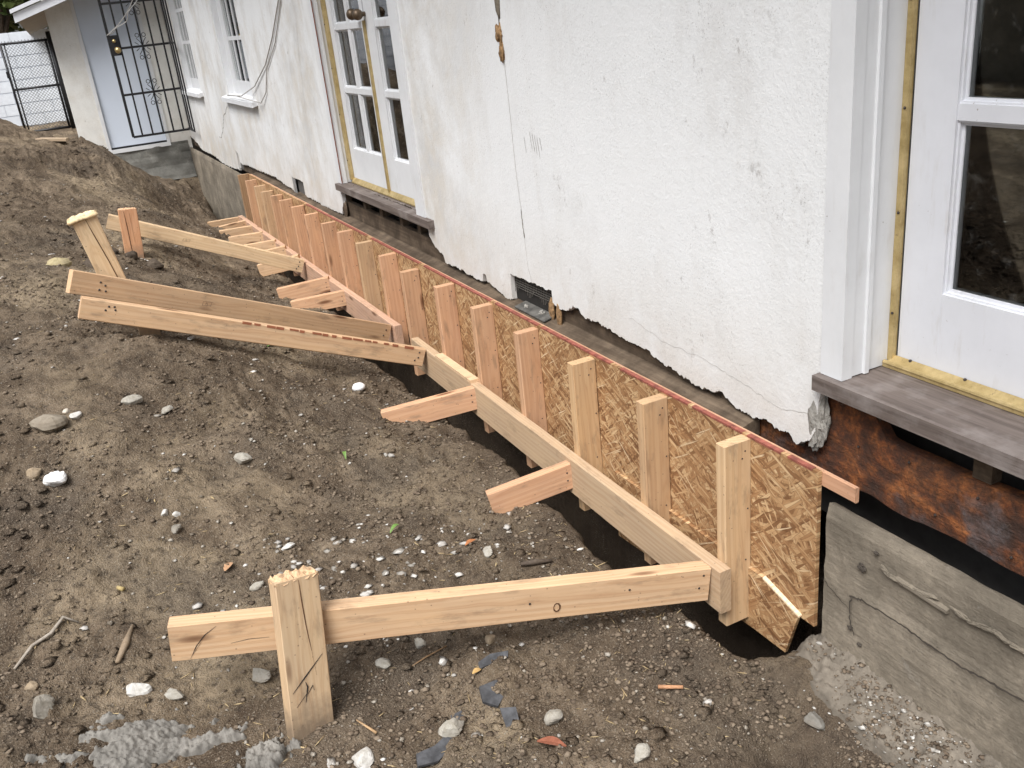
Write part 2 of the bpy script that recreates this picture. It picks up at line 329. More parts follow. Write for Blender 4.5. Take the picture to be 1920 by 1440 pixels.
def m_glass():
    n = NT('window_glass'); t = n.t
    gl = t.nodes.new('ShaderNodeBsdfGlossy'); gl.inputs['Roughness'].default_value = .015; gl.inputs['Color'].default_value = (1, 1, 1, 1)
    tr = t.nodes.new('ShaderNodeBsdfTransparent'); tr.inputs['Color'].default_value = (.80, .83, .82, 1)
    fr = t.nodes.new('ShaderNodeFresnel'); fr.inputs['IOR'].default_value = 1.62
    mx = t.nodes.new('ShaderNodeMixShader'); t.links.new(fr.outputs[0], mx.inputs[0]); t.links.new(tr.outputs[0], mx.inputs[1]); t.links.new(gl.outputs[0], mx.inputs[2])
    dirt = n.ramp(n.noise(n.pos, 22, 5, .75), [(.55, 0.0), (.75, .10)])
    df = t.nodes.new('ShaderNodeBsdfDiffuse'); df.inputs['Color'].default_value = (.5, .48, .44, 1)
    m2 = t.nodes.new('ShaderNodeMixShader'); n.put(m2.inputs[0], dirt); t.links.new(mx.outputs[0], m2.inputs[1]); t.links.new(df.outputs[0], m2.inputs[2])
    t.links.new(m2.outputs[0], n.out.inputs['Surface']); return n.m

def m_leaf():
    n = NT('tree_leaves'); r = n.noise(n.pos, 1.6, 3, .6)
    c = n.ramp(r, [(.3, (.030, .050, .014)), (.5, (.065, .095, .024)), (.7, (.14, .16, .045))])
    return n.done(c, .6, spec=.3)

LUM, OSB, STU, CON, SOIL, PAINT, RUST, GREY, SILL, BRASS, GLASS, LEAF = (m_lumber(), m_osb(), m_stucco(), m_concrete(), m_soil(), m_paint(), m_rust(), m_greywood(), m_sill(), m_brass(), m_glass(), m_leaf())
PLASTER = m_concrete('grey_plaster', (.42, .40, .36))
STU2 = m_stucco('cream_stucco', (.79, .785, .75), .7)
LUMST = m_lumber('muddy_stake_lumber', True); ROCK = m_objcol('stone', .85); CHIP = m_objcol('chip', .8, 90, .002)
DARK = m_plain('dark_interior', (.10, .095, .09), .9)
IRON = m_plain('black_iron', (.018, .018, .02), .45, .3, .3, 40, 0, .5)
GALV = m_plain('galvanised_metal', (.36, .37, .37), .5, .5, .3, 40)
SLATE = m_plain('slate_black', (.055, .056, .060), .75, 0, .55, 45, .003)
REDP = m_plain('red_primer', (.27, .085, .06), .7, 0, .45, 40, .001)
PENCIL = m_plain('pencil_line', (.025, .020, .018), .8)
STAMP = m_plain('stamp_ink', (.10, .06, .04), .8)
SPLIT = m_plain('split_shadow', (.10, .045, .02), .9)
NAILM = m_plain('nail_steel', (.05, .04, .035), .5, .3)
DOORW = m_plain('blue_white_paint', (.62, .68, .77), .45, 0, .03, 3)
SOFF = m_plain('soffit_plywood', (.30, .25, .19), .8, 0, .15, 6)
FASC = m_plain('white_fascia', (.74, .76, .79), .6, 0, .06, 8)
BLOCK = m_plain('painted_block', (.70, .74, .79), .8, 0, .08, 9, .004)
MORT = m_plain('painted_mortar', (.60, .63, .68), .85, 0, .08, 9)
CABLE = m_plain('grey_cable', (.42, .40, .37), .6); WIRE = m_plain('bare_wire', (.50, .49, .47), .4, .4)
FOAM = m_plain('brown_foam', (.27, .165, .08), .9, 0, .55, 70, .01)
BARK = m_plain('bark', (.10, .075, .055), .9, 0, .4, 20, .02)
CURT = m_plain('lace_curtain', (.78, .78, .75), .9, 0, .15, 30)
STRAW = m_objcol('dry_straw', .8); GREEN = m_plain('green_sprig', (.12, .22, .045), .6)
ROOFM = m_plain('roof_shingle', (.10, .095, .09), .9, 0, .2, 25, .01)
BRASSK = m_plain('brass_knob', (.48, .36, .17), .3, .7); KNOBD = m_plain('tarnished_knob', (.12, .085, .055), .4, .5)
MORTAR_LUMP = m_concrete('grey_mortar', (.24, .225, .20))

# ================================================================ ground
GP = np.array([(-1.936, 2.074, -0.400), (-1.606, 1.945, -0.470), (-1.263, 1.807, -0.540), (-0.853, 1.581, -0.570), (-0.473, 1.374, -0.600), (-0.222, 1.284, -0.660), (-0.264, 1.430, -0.620), (-1.925, 2.520, -0.330), (-1.555, 2.286, -0.430), (-1.295, 1.942, -0.540), (-1.133, 2.241, -0.500), (-0.780, 1.912, -0.530), (-0.414, 1.681, -0.540), (-0.225, 1.476, -0.570), (-0.154, 1.519, -0.530), (-1.896, 2.909, -0.200), (-1.463, 2.809, -0.310), (-0.994, 2.683, -0.420), (-0.679, 2.532, -0.460), (-0.436, 2.241, -0.500), (-0.276, 2.182, -0.510), (-0.349, 2.584, -0.500), (-0.411, 2.629, -0.495), (-1.853, 3.353, -0.020), (-1.366, 3.278, -0.140), (-0.793, 3.345, -0.340), (-0.488, 3.503, -0.462), (-0.355, 3.066, -0.485), (-1.828, 4.239, 0.130), (-1.543, 3.905, 0.090), (-1.276, 3.740, 0.000), (-0.989, 3.727, -0.130), (-0.651, 3.822, -0.300), (-1.829, 5.320, 0.200), (-1.629, 4.905, 0.130), (-0.943, 5.565, -0.160), (-0.653, 5.606, -0.300), (-0.435, 5.681, -0.450), (-0.417, 5.417, -0.460), (-1.189, 5.900, -0.076), (-1.821, 6.200, 0.291), (-1.829, 7.200, 0.330), (-1.612, 8.000, 0.375), (-1.236, 8.800, 0.357), (-0.903, 9.200, 0.172), (-0.621, 9.200, -0.020), (-1.226, 7.000, 0.063), (-0.891, 6.900, 0.015), (-0.540, 7.600, -0.238), (-0.433, 9.000, -0.128), (-1.942, 13.000, 0.339), (-1.631, 13.200, 0.176), (-1.252, 12.000, 0.147), (-1.329, 11.300, 0.163), (-0.135, 1.464, -0.530), (-0.179, 1.700, -0.525), (-0.223, 2.050, -0.520), (-0.220, 2.650, -0.505), (-0.238, 3.500, -0.490), (-0.330, 4.300, -0.475), (-0.220, 5.600, -0.455), (-0.228, 6.600, -0.440), (-0.300, 8.000, -0.430), (-0.270, 9.000, -0.420), (-0.240, 10.000, -0.420), (-0.168, 11.200, -0.420), (-0.050, 1.320, -0.535), (-0.060, 1.150, -0.540), (-0.100, 0.950, -0.560), (0.000, 1.000, -0.530), (-0.270, 1.220, -0.670), (-0.220, 1.340, -0.630), (-1.220, 10.200, -0.200), (-1.600, 10.000, -0.100), (-1.900, 9.000, -0.050), (-1.950, 11.200, 0.150), (-0.950, 10.600, -0.250), (-0.420, 8.300, -0.470), (-0.420, 7.600, -0.465), (-0.400, 6.900, -0.460), (-0.400, 6.300, -0.460), (-0.400, 5.900, -0.460), (-4.000, -3.000, -0.400), (-1.500, -3.000, -0.420), (0.500, -3.000, -0.500), (-4.000, 0.000, -0.400), (-1.500, 0.000, -0.470), (0.500, 0.500, -0.620), (-4.500, 2.000, -0.250), (-4.500, 5.000, 0.100), (-4.500, 9.000, 0.100), (-4.500, 14.000, 0.100), (-1.400, 18.000, -0.090), (-4.000, 18.000, 0.050), (1.000, 18.000, -0.100), (-1.200, 15.000, -0.100), (0.300, 11.800, -0.450), (-0.500, 11.700, -0.360), (-1.000, 11.500, -0.200), (-8.000, 0.000, -0.300), (-8.000, 10.000, -0.100), (-8.000, 25.000, 0.000), (1.000, 25.000, 0.000), (-3.000, 25.000, 0.000), (0.500, 1.500, -0.600), (0.500, 5.000, -0.500), (0.500, 9.000, -0.400)])
_n = len(GP); _D = np.sqrt((GP[:, None, 0]-GP[None, :, 0])**2 + (GP[:, None, 1]-GP[None, :, 1])**2 + .0006)
_K = np.zeros((_n+1, _n+1)); _K[:_n, :_n] = -_D+np.eye(_n)*.05; _K[:_n, _n] = 1; _K[_n, :_n] = 1
_w = np.linalg.solve(_K, np.append(GP[:, 2], 0))
XE = np.array([(-6, -.13), (1.0, -.13), (1.464, -.135), (1.604, -.165), (1.772, -.190), (2.0, -.222), (2.3, -.225), (2.65, -.220), (3.05, -.205), (3.6, -.245), (4.0, -.30), (4.3, -.33), (4.65, -.30), (5.0, -.25), (5.6, -.22), (6.3, -.21), (6.8, -.24), (7.6, -.30), (8.2, -.30), (9, -.27), (10, -.24), (11, -.18), (12, -.12), (60, -.1)])
def xedge(y): return np.interp(y, XE[:, 0], XE[:, 1]) + .026*perlin(y*6.1, y*0+3.3) + .018*perlin(y*17, y*0+9.1) + .010*perlin(y*45, y*0+5.1)
def smooth0(x, y):
    x = np.asarray(x, float); y = np.asarray(y, float); out = np.zeros(x.shape)
    xf = x.ravel(); yf = y.ravel(); o = np.zeros(len(xf))
    for i in range(0, len(xf), 40000):
        o[i:i+40000] = -(np.sqrt((xf[i:i+40000, None]-GP[None, :, 0])**2 + (yf[i:i+40000, None]-GP[None, :, 1])**2 + .0006) @ _w[:_n]) + _w[_n]
    z = o.reshape(x.shape)
    side = np.clip((-.55-x)/.5, 0, 1)                      # spoil heap crest, then the hollow behind it and a second heap by the fence
    crest = 8.55-.9*np.clip((-1.25-x), 0, 1.2)
    z = z + side*(.12*np.exp(-((y-crest)/.45)**2) - .30*np.exp(-((y-crest-1.5)/.75)**2)) + .24*np.exp(-((y-12.6)/.8)**2-((x+2.25)/.55)**2)
    return z
def lumps(x, y):
    z = .045*perlin(x*2.3, y*2.3) + .032*perlin(x*6+4, y*6) + .018*perlin(x*13, y*13+7)
    rg = 1-np.abs(perlin(x*9+11, y*9))*2.2
    z += .012*np.clip(rg, 0, 1)*np.clip(perlin(x*1.7+5, y*1.7)*2+.6, 0, 1)
    msk = np.clip(.42+1.3*perlin(x*1.9+31, y*1.9), .08, 1.05)
    z += msk*(.014*perlin(x*24+2, y*24) + .012*perlin(x*48, y*48) + .008*perlin(x*95+3, y*95) + .004*perlin(x*180, y*180+5))
    b = perlin(x*26+9, y*26+2); z += msk*.022*np.clip(b-.10, 0, 1)*2
    return z
def ground_z(x, y): return smooth0(x, y) + lumps(np.asarray(x, float), np.asarray(y, float))*np.interp(y, [5, 8, 14, 30], [1, 1.5, 1.3, .5])
def g1(x, y): return float(ground_z(np.array([x]), np.array([y]))[0])

ys = np.concatenate([np.linspace(-6, .7, 14)[:-1], np.linspace(.7, 1.3, 40)[:-1], np.linspace(1.3, 1.56, 46)[:-1], np.arange(1.56, 4.2, .0085), np.arange(4.2, 7.5, .016), np.arange(7.5, 13.5, .035), np.linspace(13.5, 40, 40)])
dl = np.concatenate([-np.geomspace(9, 2.0, 26)[:-1], np.linspace(-2.0, -.015, 235), [-.005, .004, .012, .02, .026, .032, .04, .05, .07, .11, .15, .2, .25, .30, .34, .4, .7, 1.6, 6.5]])
YY = np.repeat(ys[:, None], len(dl), 1); XX = xedge(YY)+dl[None, :]
DD = np.repeat(dl[None, :], len(ys), 0)
ZZ = smooth0(np.minimum(XX, .6), YY) + lumps(XX, YY)*np.interp(YY, [5, 8, 14, 30], [1, 1.5, 1.3, .5])
act = np.clip((YY-1.485)/.05, 0, 1)*np.clip((11.75-YY)/.8, 0, 1)      # where the trench is open
drop = np.interp(DD, [-.06, -.015, .0, .012, .02, .026, .032, .04, .05, .07, .11, .30, .34, .4, .7], [0, .004, .012, .04, .12, .3, .5, .75, .95, 1.15, 1.3, 1.3, 1.1, .15, .15])
drop = drop*(1+.25*perlin(XX*9, YY*7))
ZZ -= act*drop*np.interp(YY, [8.4, 9.5], [1, .75])
XX += act*np.where((DD > .0) & (DD < .12), .018*perlin(YY*14, ZZ*14), 0)
nr, nc = XX.shape
V = np.stack([XX, YY, ZZ], -1).reshape(-1, 3)
idx = np.arange(nr*nc).reshape(nr, nc)
F = np.stack([idx[:-1, :-1], idx[:-1, 1:], idx[1:, 1:], idx[1:, :-1]], -1).reshape(-1, 4)
gm = bpy.data.meshes.new('ground'); gm.vertices.add(len(V)); gm.vertices.foreach_set('co', V.ravel())
gm.loops.add(F.size); gm.loops.foreach_set('vertex_index', F.ravel().astype(np.int32)); gm.polygons.add(len(F))
gm.polygons.foreach_set('loop_start', np.arange(0, F.size, 4, dtype=np.int32)); gm.polygons.foreach_set('loop_total', np.full(len(F), 4, dtype=np.int32))
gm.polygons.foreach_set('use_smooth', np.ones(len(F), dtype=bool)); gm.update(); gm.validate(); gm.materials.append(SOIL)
ground = bpy.data.objects.new('ground', gm); link(ground); tag(ground, 'bare disturbed brown soil heaped beside the trench', kind='structure')

# ================================================================ house
house = empty('house', (.07, 6, 0), 'white stucco house with french doors and broken stucco along its foot', 'house')
def part(name, mb, mat, parent=house, M=None, smooth=False, color=None): return mb.build(name, mat, parent, M, smooth, color)
# --- stucco wall with its ragged foot
EDGE = [(1.545, .173), (1.556, .143), (1.566, .05), (1.585, .018), (1.603, .006), (1.63, -.004), (1.652, .008), (1.695, .013), (1.738, .018), (1.8, .010), (1.847, .010), (1.93, .036), (1.972, .033), (2.07, .024), (2.147, .035), (2.256, .052), (2.368, .065), (2.425, .064), (2.552, .077), (2.679, .076), (2.739, .097), (2.80, .085), (2.841, .064), (2.92, .070), (2.924, .119), (3.272, .115), (3.276, .0), (3.33, -.004), (3.40, .012), (3.454, .019), (3.51, .03), (3.52, .062), (3.55, .058), (3.56, .022), (3.62, .014), (3.751, .024), (3.886, .025), (3.981, .027), (3.995, .063), (4.06, .07), (4.113, .092), (4.15, .12), (4.16, .193), (5.60, .18), (5.604, .094), (5.66, .02), (5.71, .006), (5.9, .008), (6.071, .0), (6.288, .013), (6.555, .012), (6.56, .108), (6.888, .114), (6.895, .012), (7.136, .019), (7.469, .044), (7.981, .036), (8.578, .031), (8.737, .015), (8.9, .02), (8.91, .11), (9.005, .12), (9.017, -.062), (9.346, -.076), (9.919, -.08), (10.347, -.048), (11.152, -.055), (11.412, .003), (11.9, .05)]
OPEN = [(.42, 1.545, -9, 2.25), (4.16, 5.60, -9, 2.2), (7.70, 8.78, .60, 1.95), (10.30, 11.25, .58, 1.95)]
SX0, SX1, STOP = .070, .092, 2.7
ysw = sorted(set([round(v, 4) for v in np.concatenate([np.arange(-1.5, 1.5, .1), np.arange(1.545, 4.3, .0045), np.arange(4.3, 5.5, .1), np.arange(5.5, 9.2, .010), np.arange(9.2, 11.86, .02), np.array([e for e, _ in EDGE]), np.array([o for q in OPEN for o in q[:2]])])]))
ey = np.array([e for e, _ in EDGE]); ez_ = np.array([z for _, z in EDGE])
def zbot(y):
    z = float(np.interp(y, ey, ez_)); a = np.array([y])
    j = (1.5 if y > 5.6 else 1.0)*.010*float(perlin(a*34, a*0+1.5)[0]) + .008*float(perlin(a*90, a*0+4.5)[0]) + .005*float(perlin(a*220, a*0+8)[0])
    if 2.925 < y < 3.27 or 6.565 < y < 6.885: j *= .55
    return z+j
v, f = [], []
def quad(a, b, c, d): b0 = len(v); v.extend([a, b, c, d]); f.append((b0, b0+1, b0+2, b0+3))
for ya, yb in zip(ysw[:-1], ysw[1:]):
    ym = (ya+yb)/2; spans = []
    hit = [o for o in OPEN if o[0] <= ym <= o[1]]
    if ym < .42: za, zb = -.05, -.05
    else: za, zb = zbot(ya+1e-5), zbot(yb-1e-5)
    if not hit: spans = [(za, zb, STOP, STOP)]
    elif hit[0][2] < -5: spans = [(hit[0][3], hit[0][3], STOP, STOP)]
    else: spans = [(za, zb, hit[0][2], hit[0][2]), (hit[0][3], hit[0][3], STOP, STOP)]
    for (p, q, r_, s_) in spans:
        quad((SX0, ya, p), (SX0, ya, r_), (SX0, yb, s_), (SX0, yb, q))
        quad((SX1, ya, p-.004), (SX1, yb, q-.004), (SX1, yb, s_), (SX1, ya, r_))
        quad((SX0, ya, p), (SX0, yb, q), (SX1, yb, q-.004), (SX1, ya, p-.004)); quad((SX0, ya, r_), (SX1, ya, r_), (SX1, yb, s_), (SX0, yb, s_))
for (a, b, z0, z1) in OPEN:                                    # returns of the openings and the thick broken ends
    for yy_ in (a, b):
        zb_ = z0 if z0 > -5 else zbot(yy_ + (.002 if yy_ == b else -.002))
        quad((SX0, yy_, zb_), (SX0, yy_, z1), (SX1, yy_, z1), (SX1, yy_, zb_))
for yj in (2.924, 3.274, 6.56, 6.89, 8.91, 9.01):
    quad((SX0, yj, min(zbot(yj-.006), zbot(yj+.006))), (SX0, yj, .12), (SX1, yj, .12), (SX1, yj, min(zbot(yj-.006), zbot(yj+.006))))
stucco = mesh_obj('stucco_wall', v, f, STU, house)
v, f = [], []; yf = np.arange(1.62, 9.0, .006)
for yv in yf:
    a = np.array([yv]); zb = zbot(yv); hang = .012+.020*float(perlin(a*7, a*0+2.2)[0])+.022*max(0, float(perlin(a*41, a*0+6.2)[0]))+.012*float(perlin(a*120, a*0+3)[0])
    if 4.15 < yv < 5.61 or 2.9 < yv < 3.3 or 6.55 < yv < 6.9: hang = -.01
    v += [(.0935, yv, zb+.03), (.089+.004*float(perlin(a*30, a*0)[0]), yv, zb-max(-.01, hang))]
for i in range(len(yf)-1): f.append((2*i, 2*i+1, 2*i+3, 2*i+2))
mesh_obj('torn_building_paper', v, f, m_plain('tar_paper', (.045, .034, .026), .95, 0, .4, 30), house)
# thick grey broken end of the plaster coat by the near sill
def lump_mesh(c, sc, seed, nseg=14, rings=9, amp=.25):
    r = np.random.default_rng(seed); mb = MB().ball((0, 0, 0), 1, nseg, rings); P_ = np.array(mb.v)
    o = r.uniform(0, 50, 3)
    d = perlin(P_[:, 0]*1.6+o[0], P_[:, 1]*1.6+P_[:, 2]*1.1+o[1]) + .5*perlin(P_[:, 2]*3.1+o[2], P_[:, 0]*3.1-P_[:, 1]*2+o[0])
    P_ = P_*(1+amp*d[:, None]*1.8)*np.array(sc)+np.array(c)
    return [tuple(p) for p in P_], mb.f
vv, ff = lump_mesh((.0845, 1.572, .082), (.0165, .036, .080), 3, 26, 20, .42); mesh_obj('broken_plaster_end', vv, ff, PLASTER, house, None, False)
# --- rim boards, mud sill, crawl space framing
part('rim_board', MB().box(.0955, .13, 1.835, 4.168, -.06, .135), GREY); part('rim_board', MB().box(.0985, .13, 4.17, 5.598, -.06, .092), GREY); part('rim_board', MB().box(.0955, .13, 5.60, 11.84, -.06, .135), GREY)
part('mud_sill', MB().hexa([(.034, 1.80, -.05), (.034, 1.80, -.012), (.034, 8.25, -.05), (.034, 8.25, -.012), (.0953, 1.80, -.05), (.0953, 1.80, .004), (.0953, 8.25, -.05), (.0953, 8.25, .004)]), GREY)
def nail_dots(parent, pts, r=.003, nrm=(-1, 0, 0), mat=None):
    mb = MB()
    for (x, y, z) in pts: mb.ball((x, y, z), r, 6, 4)
    tag(mb.build('nail_heads', mat or NAILM, parent), kind='stuff')
# stained board near the corner: subdivided so the lower edge is ragged
v, f = [], []; ysr = np.linspace(.2, 1.83, 104)
for i, yv in enumerate(ysr):
    zb = -.072 + .012*float(perlin(np.array([yv*9]), np.array([.5]))[0]) + (.03 if yv > 1.42 else 0)*.0
    zt = .098 + .010*float(perlin(np.array([yv*7]), np.array([5.5]))[0]) + np.interp(yv, [1.37, 1.44], [0, .085])
    dx = .004*float(perlin(np.array([yv*13]), np.array([2.5]))[0])
    v += [(.104+dx, yv, zb), (.100+dx, yv, zt*.5), (.104+dx, yv, zt), (.135, yv, zt), (.135, yv, zb)]
for i in range(len(ysr)-1):
    b = i*5
    f += [(b, b+1, b+6, b+5), (b+1, b+2, b+7, b+6), (b+2, b+3, b+8, b+7), (b+4, b, b+5, b+9)]
rb = mesh_obj('stained_rim_board', v, f, RUST, house)
nail_dots(rb, [(.0985, y, z) for y, z in ((1.45, .05), (1.30, .07), (1.12, .06), (.98, .075), (1.22, -.03), (1.03, -.04))], .0035)
for (y0, w_) in ((1.40, .03), (1.435, .022), (1.10, .045)): part('cripple_stud', MB().box(.108, .14, y0, y0+w_, .098, .186), GREY)
for y0 in (5.25, 4.95, 4.62, 4.36): part('cripple_stud', MB().box(.105, .16, y0, y0+.045, .0925, .1775), GREY)
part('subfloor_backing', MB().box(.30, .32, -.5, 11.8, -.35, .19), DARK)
# --- foundation stems
CRKD = m_plain('dark_crack', (.06, .05, .04), .95)
def ribbon(name, pts, w, mat, parent, x=None, to3=None, taper=True):
    """thin strip through 2-D points; to3 maps (a,b)->3-D"""
    P_ = [Vector(p) for p in pts]; v, f = [], []
    for i, p in enumerate(P_):
        d = (P_[min(i+1, len(P_)-1)]-P_[max(i-1, 0)]).normalized(); n_ = Vector((-d.y, d.x))
        ww = w*(.35 if taper and i in (0, len(P_)-1) else random.uniform(.7, 1.2))/2
        v += [to3(*(p+n_*ww)), to3(*(p-n_*ww))]
    for i in range(len(P_)-1): f.append((2*i, 2*i+2, 2*i+3, 2*i+1))
    return mesh_obj(name, v, f, mat, parent)
def jag(pts, n, amp):
    out = []
    for (a, b), (c, d) in zip(pts[:-1], pts[1:]):
        for k in range(n): t = k/n; out.append((a+(c-a)*t+random.uniform(-amp, amp), b+(d-b)*t+random.uniform(-amp, amp)))
    return out+[pts[-1]]
def stem(name, y0, y1, x0, ztop, zbot_, n, seed):
    yy = np.linspace(y0, y1, n); zz = np.linspace(zbot_, ztop, 26); v, f = [], []
    for i, yv in enumerate(yy):
        for j, zv in enumerate(zz):
            a = np.array([yv]); b_ = np.array([zv])
            ed = float(np.clip((zv-(ztop-.02))/.02, 0, 1))
            x = x0 + .004*float(perlin(a*5+seed, b_*9)[0]) + .002*float(perlin(a*30+seed, b_*60)[0]) + .008*ed**2
            for (zl, yl0, yl1, dp) in BOARDS: 
                if yl0 < yv < yl1: x += dp*min(1, (yl1-yv)/.06)*(1/(1+math.exp(-(zv-(zl+.02*float(perlin(a*3+seed, a*0)[0])))*260)))
            v.append((x, yv + (.012*float(perlin(b_*16+seed, b_*0)[0]) if i in (0, n-1) else 0), zv + (.006*float(perlin(a*22+seed, a*0+2)[0]) if j == 25 else 0)))
        v.append((x0+.028+.006*float(perlin(np.array([yv*12]), np.array([3.])) [0]), yv, ztop-.006)); v.append((x0+.045, yv, ztop-.11)); v.append((x0+.16, yv, zbot_))
    m = 29
    for i in range(n-1):
        for j in range(m-1): b = i*m+j; f.append((b, b+m, b+m+1, b+1))
    f.append(tuple(range(m))[::-1]); f.append(tuple((n-1)*m+k for k in range(m)))
    return mesh_obj(name, v, f, CON, house, None, False)
BOARDS = [(-.292, .2, 1.37, .005)]
stem('foundation_wall', .2, 1.462, .014, -.085, -1.0, 150, 1.0)
on_stem = lambda y, z: (.0062, y, z)
ribbon('crack', jag([(1.371, -.299), (1.331, -.29), (1.253, -.286), (1.187, -.288), (1.137, -.294), (1.05, -.295), (.971, -.286), (.90, -.28)], 8, .0025), .0055, CRKD, house, to3=on_stem)
ribbon('crack', jag([(1.363, -.301), (1.368, -.36), (1.349, -.408)], 7, .003), .004, CRKD, house, to3=on_stem)
ribbon('crack', jag([(1.46, -.30), (1.42, -.32), (1.37, -.34)], 6, .003), .0028, CRKD, house, to3=on_stem)
for (pts, w_) in (([(1.285, -.166), (1.261, -.180), (1.196, -.180), (1.128, -.168)], .010), ([(1.089, -.167), (1.044, -.175), (.991, -.163), (.955, -.170), (.90, -.17)], .009)):
    V3, F3 = [], []
    for (a, b) in zip(pts[:-1], pts[1:]):
        L_ = math.hypot(b[0]-a[0], b[1]-a[1]); vv, ff = lump_mesh((0, 0, 0), (.0045, L_*.56, w_*.6), int(L_*1e4), 30, 10, .5); an = math.atan2(b[1]-a[1], b[0]-a[0]); o0 = len(V3)
        V3 += [(.0115+x, (a[0]+b[0])/2+y*math.cos(an)-z*math.sin(an), (a[1]+b[1])/2+y*math.sin(an)+z*math.cos(an)) for x, y, z in vv]; F3 += [tuple(o0+k for k in q) for q in ff]
    mesh_obj('mortar_ridge', V3, F3, CON, house)
for (y, z, r_) in ((1.34, -.203, .013), (1.366, -.396, .007), (1.335, -.427, .006), (1.30, -.14, .006)):
    vv, ff = lump_mesh((.0105, y, z), (.004, r_, r_*.8), int(r_*9000), 12, 8, .5); mesh_obj('pock_hole', vv, ff, CRKD, house)
BOARDS = []
stem('foundation_wall', 8.33, 11.84, .03, -.075, -1.0, 60, 5.0)
# footing that sticks out under the near stem, broken off at the trench
def footing_z(x, y):
    t = (.03-x)/.165
    z = -.478-.06*t-.02*np.clip(t-.5, 0, 1) + .016*perlin(y*7, x*9+3) + .020*perlin(y*27, x*27) + .016*perlin(y*60, x*60) + .009*perlin(y*130, x*130)
    return z - .14*np.clip((t-.8)/.2, 0, 1)**1.3 - np.interp(y, [1.47, 1.515], [0, .05])
v, f = [], []; ny, nx = 150, 40
fy, fx = np.meshgrid(1.515-np.arange(ny)*.0066, .03-.165*np.linspace(0, 1, nx), indexing='ij'); fz = footing_z(fx, fy)
fxx = fx + .014*perlin(fy*11, fy*0+8)*(fx < -.07); fyy = fy.copy(); fyy[0] += .02*perlin(fx[0]*30, fx[0]*0)
v = [tuple(p) for p in np.stack([fxx, fyy, fz], -1).reshape(-1, 3)]
for i in range(ny-1):
    for j in range(nx-1): b = i*nx+j; f.append((b, b+nx, b+nx+1, b+1))
b0 = len(v); v += [(v[j][0], v[j][1]+.005, -1.0) for j in range(nx)]
for j in range(nx-1): f.append((j, j+1, b0+j+1, b0+j))
mesh_obj('footing', v, f, m_concrete('footing_concrete', (.215, .185, .148)), house, None, True)
part('form_board_ridge', MB().hexa([(.008, 1.24, -.182), (.008, 1.24, -.174), (.008, 1.10, -.188), (.008, 1.10, -.180), (.02, 1.24, -.184), (.02, 1.24, -.172), (.02, 1.10, -.19), (.02, 1.10, -.178)]), CON)
# --- sills, casings, doors
part('door_sill', MB().hexa([(.042, .35, .183), (.042, .35, .222), (.042, 1.552, .183), (.042, 1.552, .222), (.235, .35, .190), (.235, .35, .226), (.235, 1.552, .190), (.235, 1.552, .226)]), SILL)
part('door_sill', MB().hexa([(.040, 4.06, .176), (.040, 4.06, .214), (.040, 5.605, .176), (.040, 5.605, .214), (.165, 4.06, .180), (.165, 4.06, .218), (.165, 5.605, .180), (.165, 5.605, .218)]), SILL)
part('door_casing', MB().box(.062, .094, 1.476, 1.5445, .224, 2.3), PAINT)
part('door_jamb', MB().box(.0945, .128, 1.478, 1.545, .227, 2.3).box(.1282, .142, 1.470, 1.545, .227, 2.3).box(.1422, .25, 1.481, 1.545, .228, 2.3), PAINT)
part('door_head', MB().box(.062, .25, .35, 1.5445, 2.24, 2.32), PAINT)
part('door_casing', MB().box(.064, .10, 5.532, 5.6025, .217, 2.25), PAINT); part('door_casing', MB().box(.060, .10, 4.15, 4.262, .2155, 2.25), PAINT)
part('door_jamb', MB().box(.1005, .19, 5.54, 5.6025, .219, 2.25), PAINT); part('door_jamb', MB().box(.1005, .19, 4.20, 4.26, .219, 2.25), PAINT)
part('red_caulk_seam', MB().box(.0632, .068, 5.526, 5.5315, .219, 2.2), m_plain('brown_red_caulk', (.22, .085, .06), .7)); part('door_head', MB().box(.062, .19, 4.15, 5.6025, 2.19, 2.27), PAINT)

def leaf(xf, y0, y1, z0, z1, cols, rows_z, stile, bot, thick=.04, pm=None):
    """a glazed door leaf: frame solid, one muntin object per bar, one pane per light. cols: list of (ya,yb); rows_z: list of (za,zb)"""
    mb = MB(); ya, yb = min(c[0] for c in cols), max(c[1] for c in cols)
    mb.box(xf, xf+thick, y0, ya, z0, z1).box(xf, xf+thick, yb, y1, z0, z1)
    mb.box(xf+.0005, xf+thick, ya, yb, z0, rows_z[0][0]).box(xf+.0005, xf+thick, ya, yb, rows_z[-1][1], z1)
    pm = pm or PAINT; d = part('french_door', mb, pm)
    for (a, b) in zip(cols[:-1], cols[1:]): MB().box(xf+.006, xf+.032, a[1], b[0], rows_z[0][0], rows_z[-1][1]).build('muntin', pm, d)
    for (a, b) in zip(rows_z[:-1], rows_z[1:]): MB().box(xf+.004, xf+.034, ya, yb, a[1], b[0]).build('muntin', pm, d)
    for c in cols:
        for r_ in rows_z:
            q = MB(); m_ = .011                                     # stepped putty moulding round each pane
            for k, (o, i_) in enumerate(((0, .4), (.4, 1))):
                xa = xf+.008+.008*k
                A, B_, Cc, D_ = c[0]+m_*o, c[1]-m_*o, r_[0]+m_*o, r_[1]-m_*o
                A2, B2, C2, D2 = c[0]+m_*i_, c[1]-m_*i_, r_[0]+m_*i_, r_[1]-m_*i_
                q.box(xa, xf+.03, A, A2, Cc, D_).box(xa, xf+.03, B2, B_, Cc, D_).box(xa, xf+.03, A2, B2, Cc, C2).box(xa, xf+.03, A2, B2, D2, D_)
            q.build('pane_moulding', pm, d)
            MB().box(xf+.020, xf+.023, c[0]+.004, c[1]-.004, r_[0]+.004, r_[1]-.004).build('pane', GLASS, d)
    return d
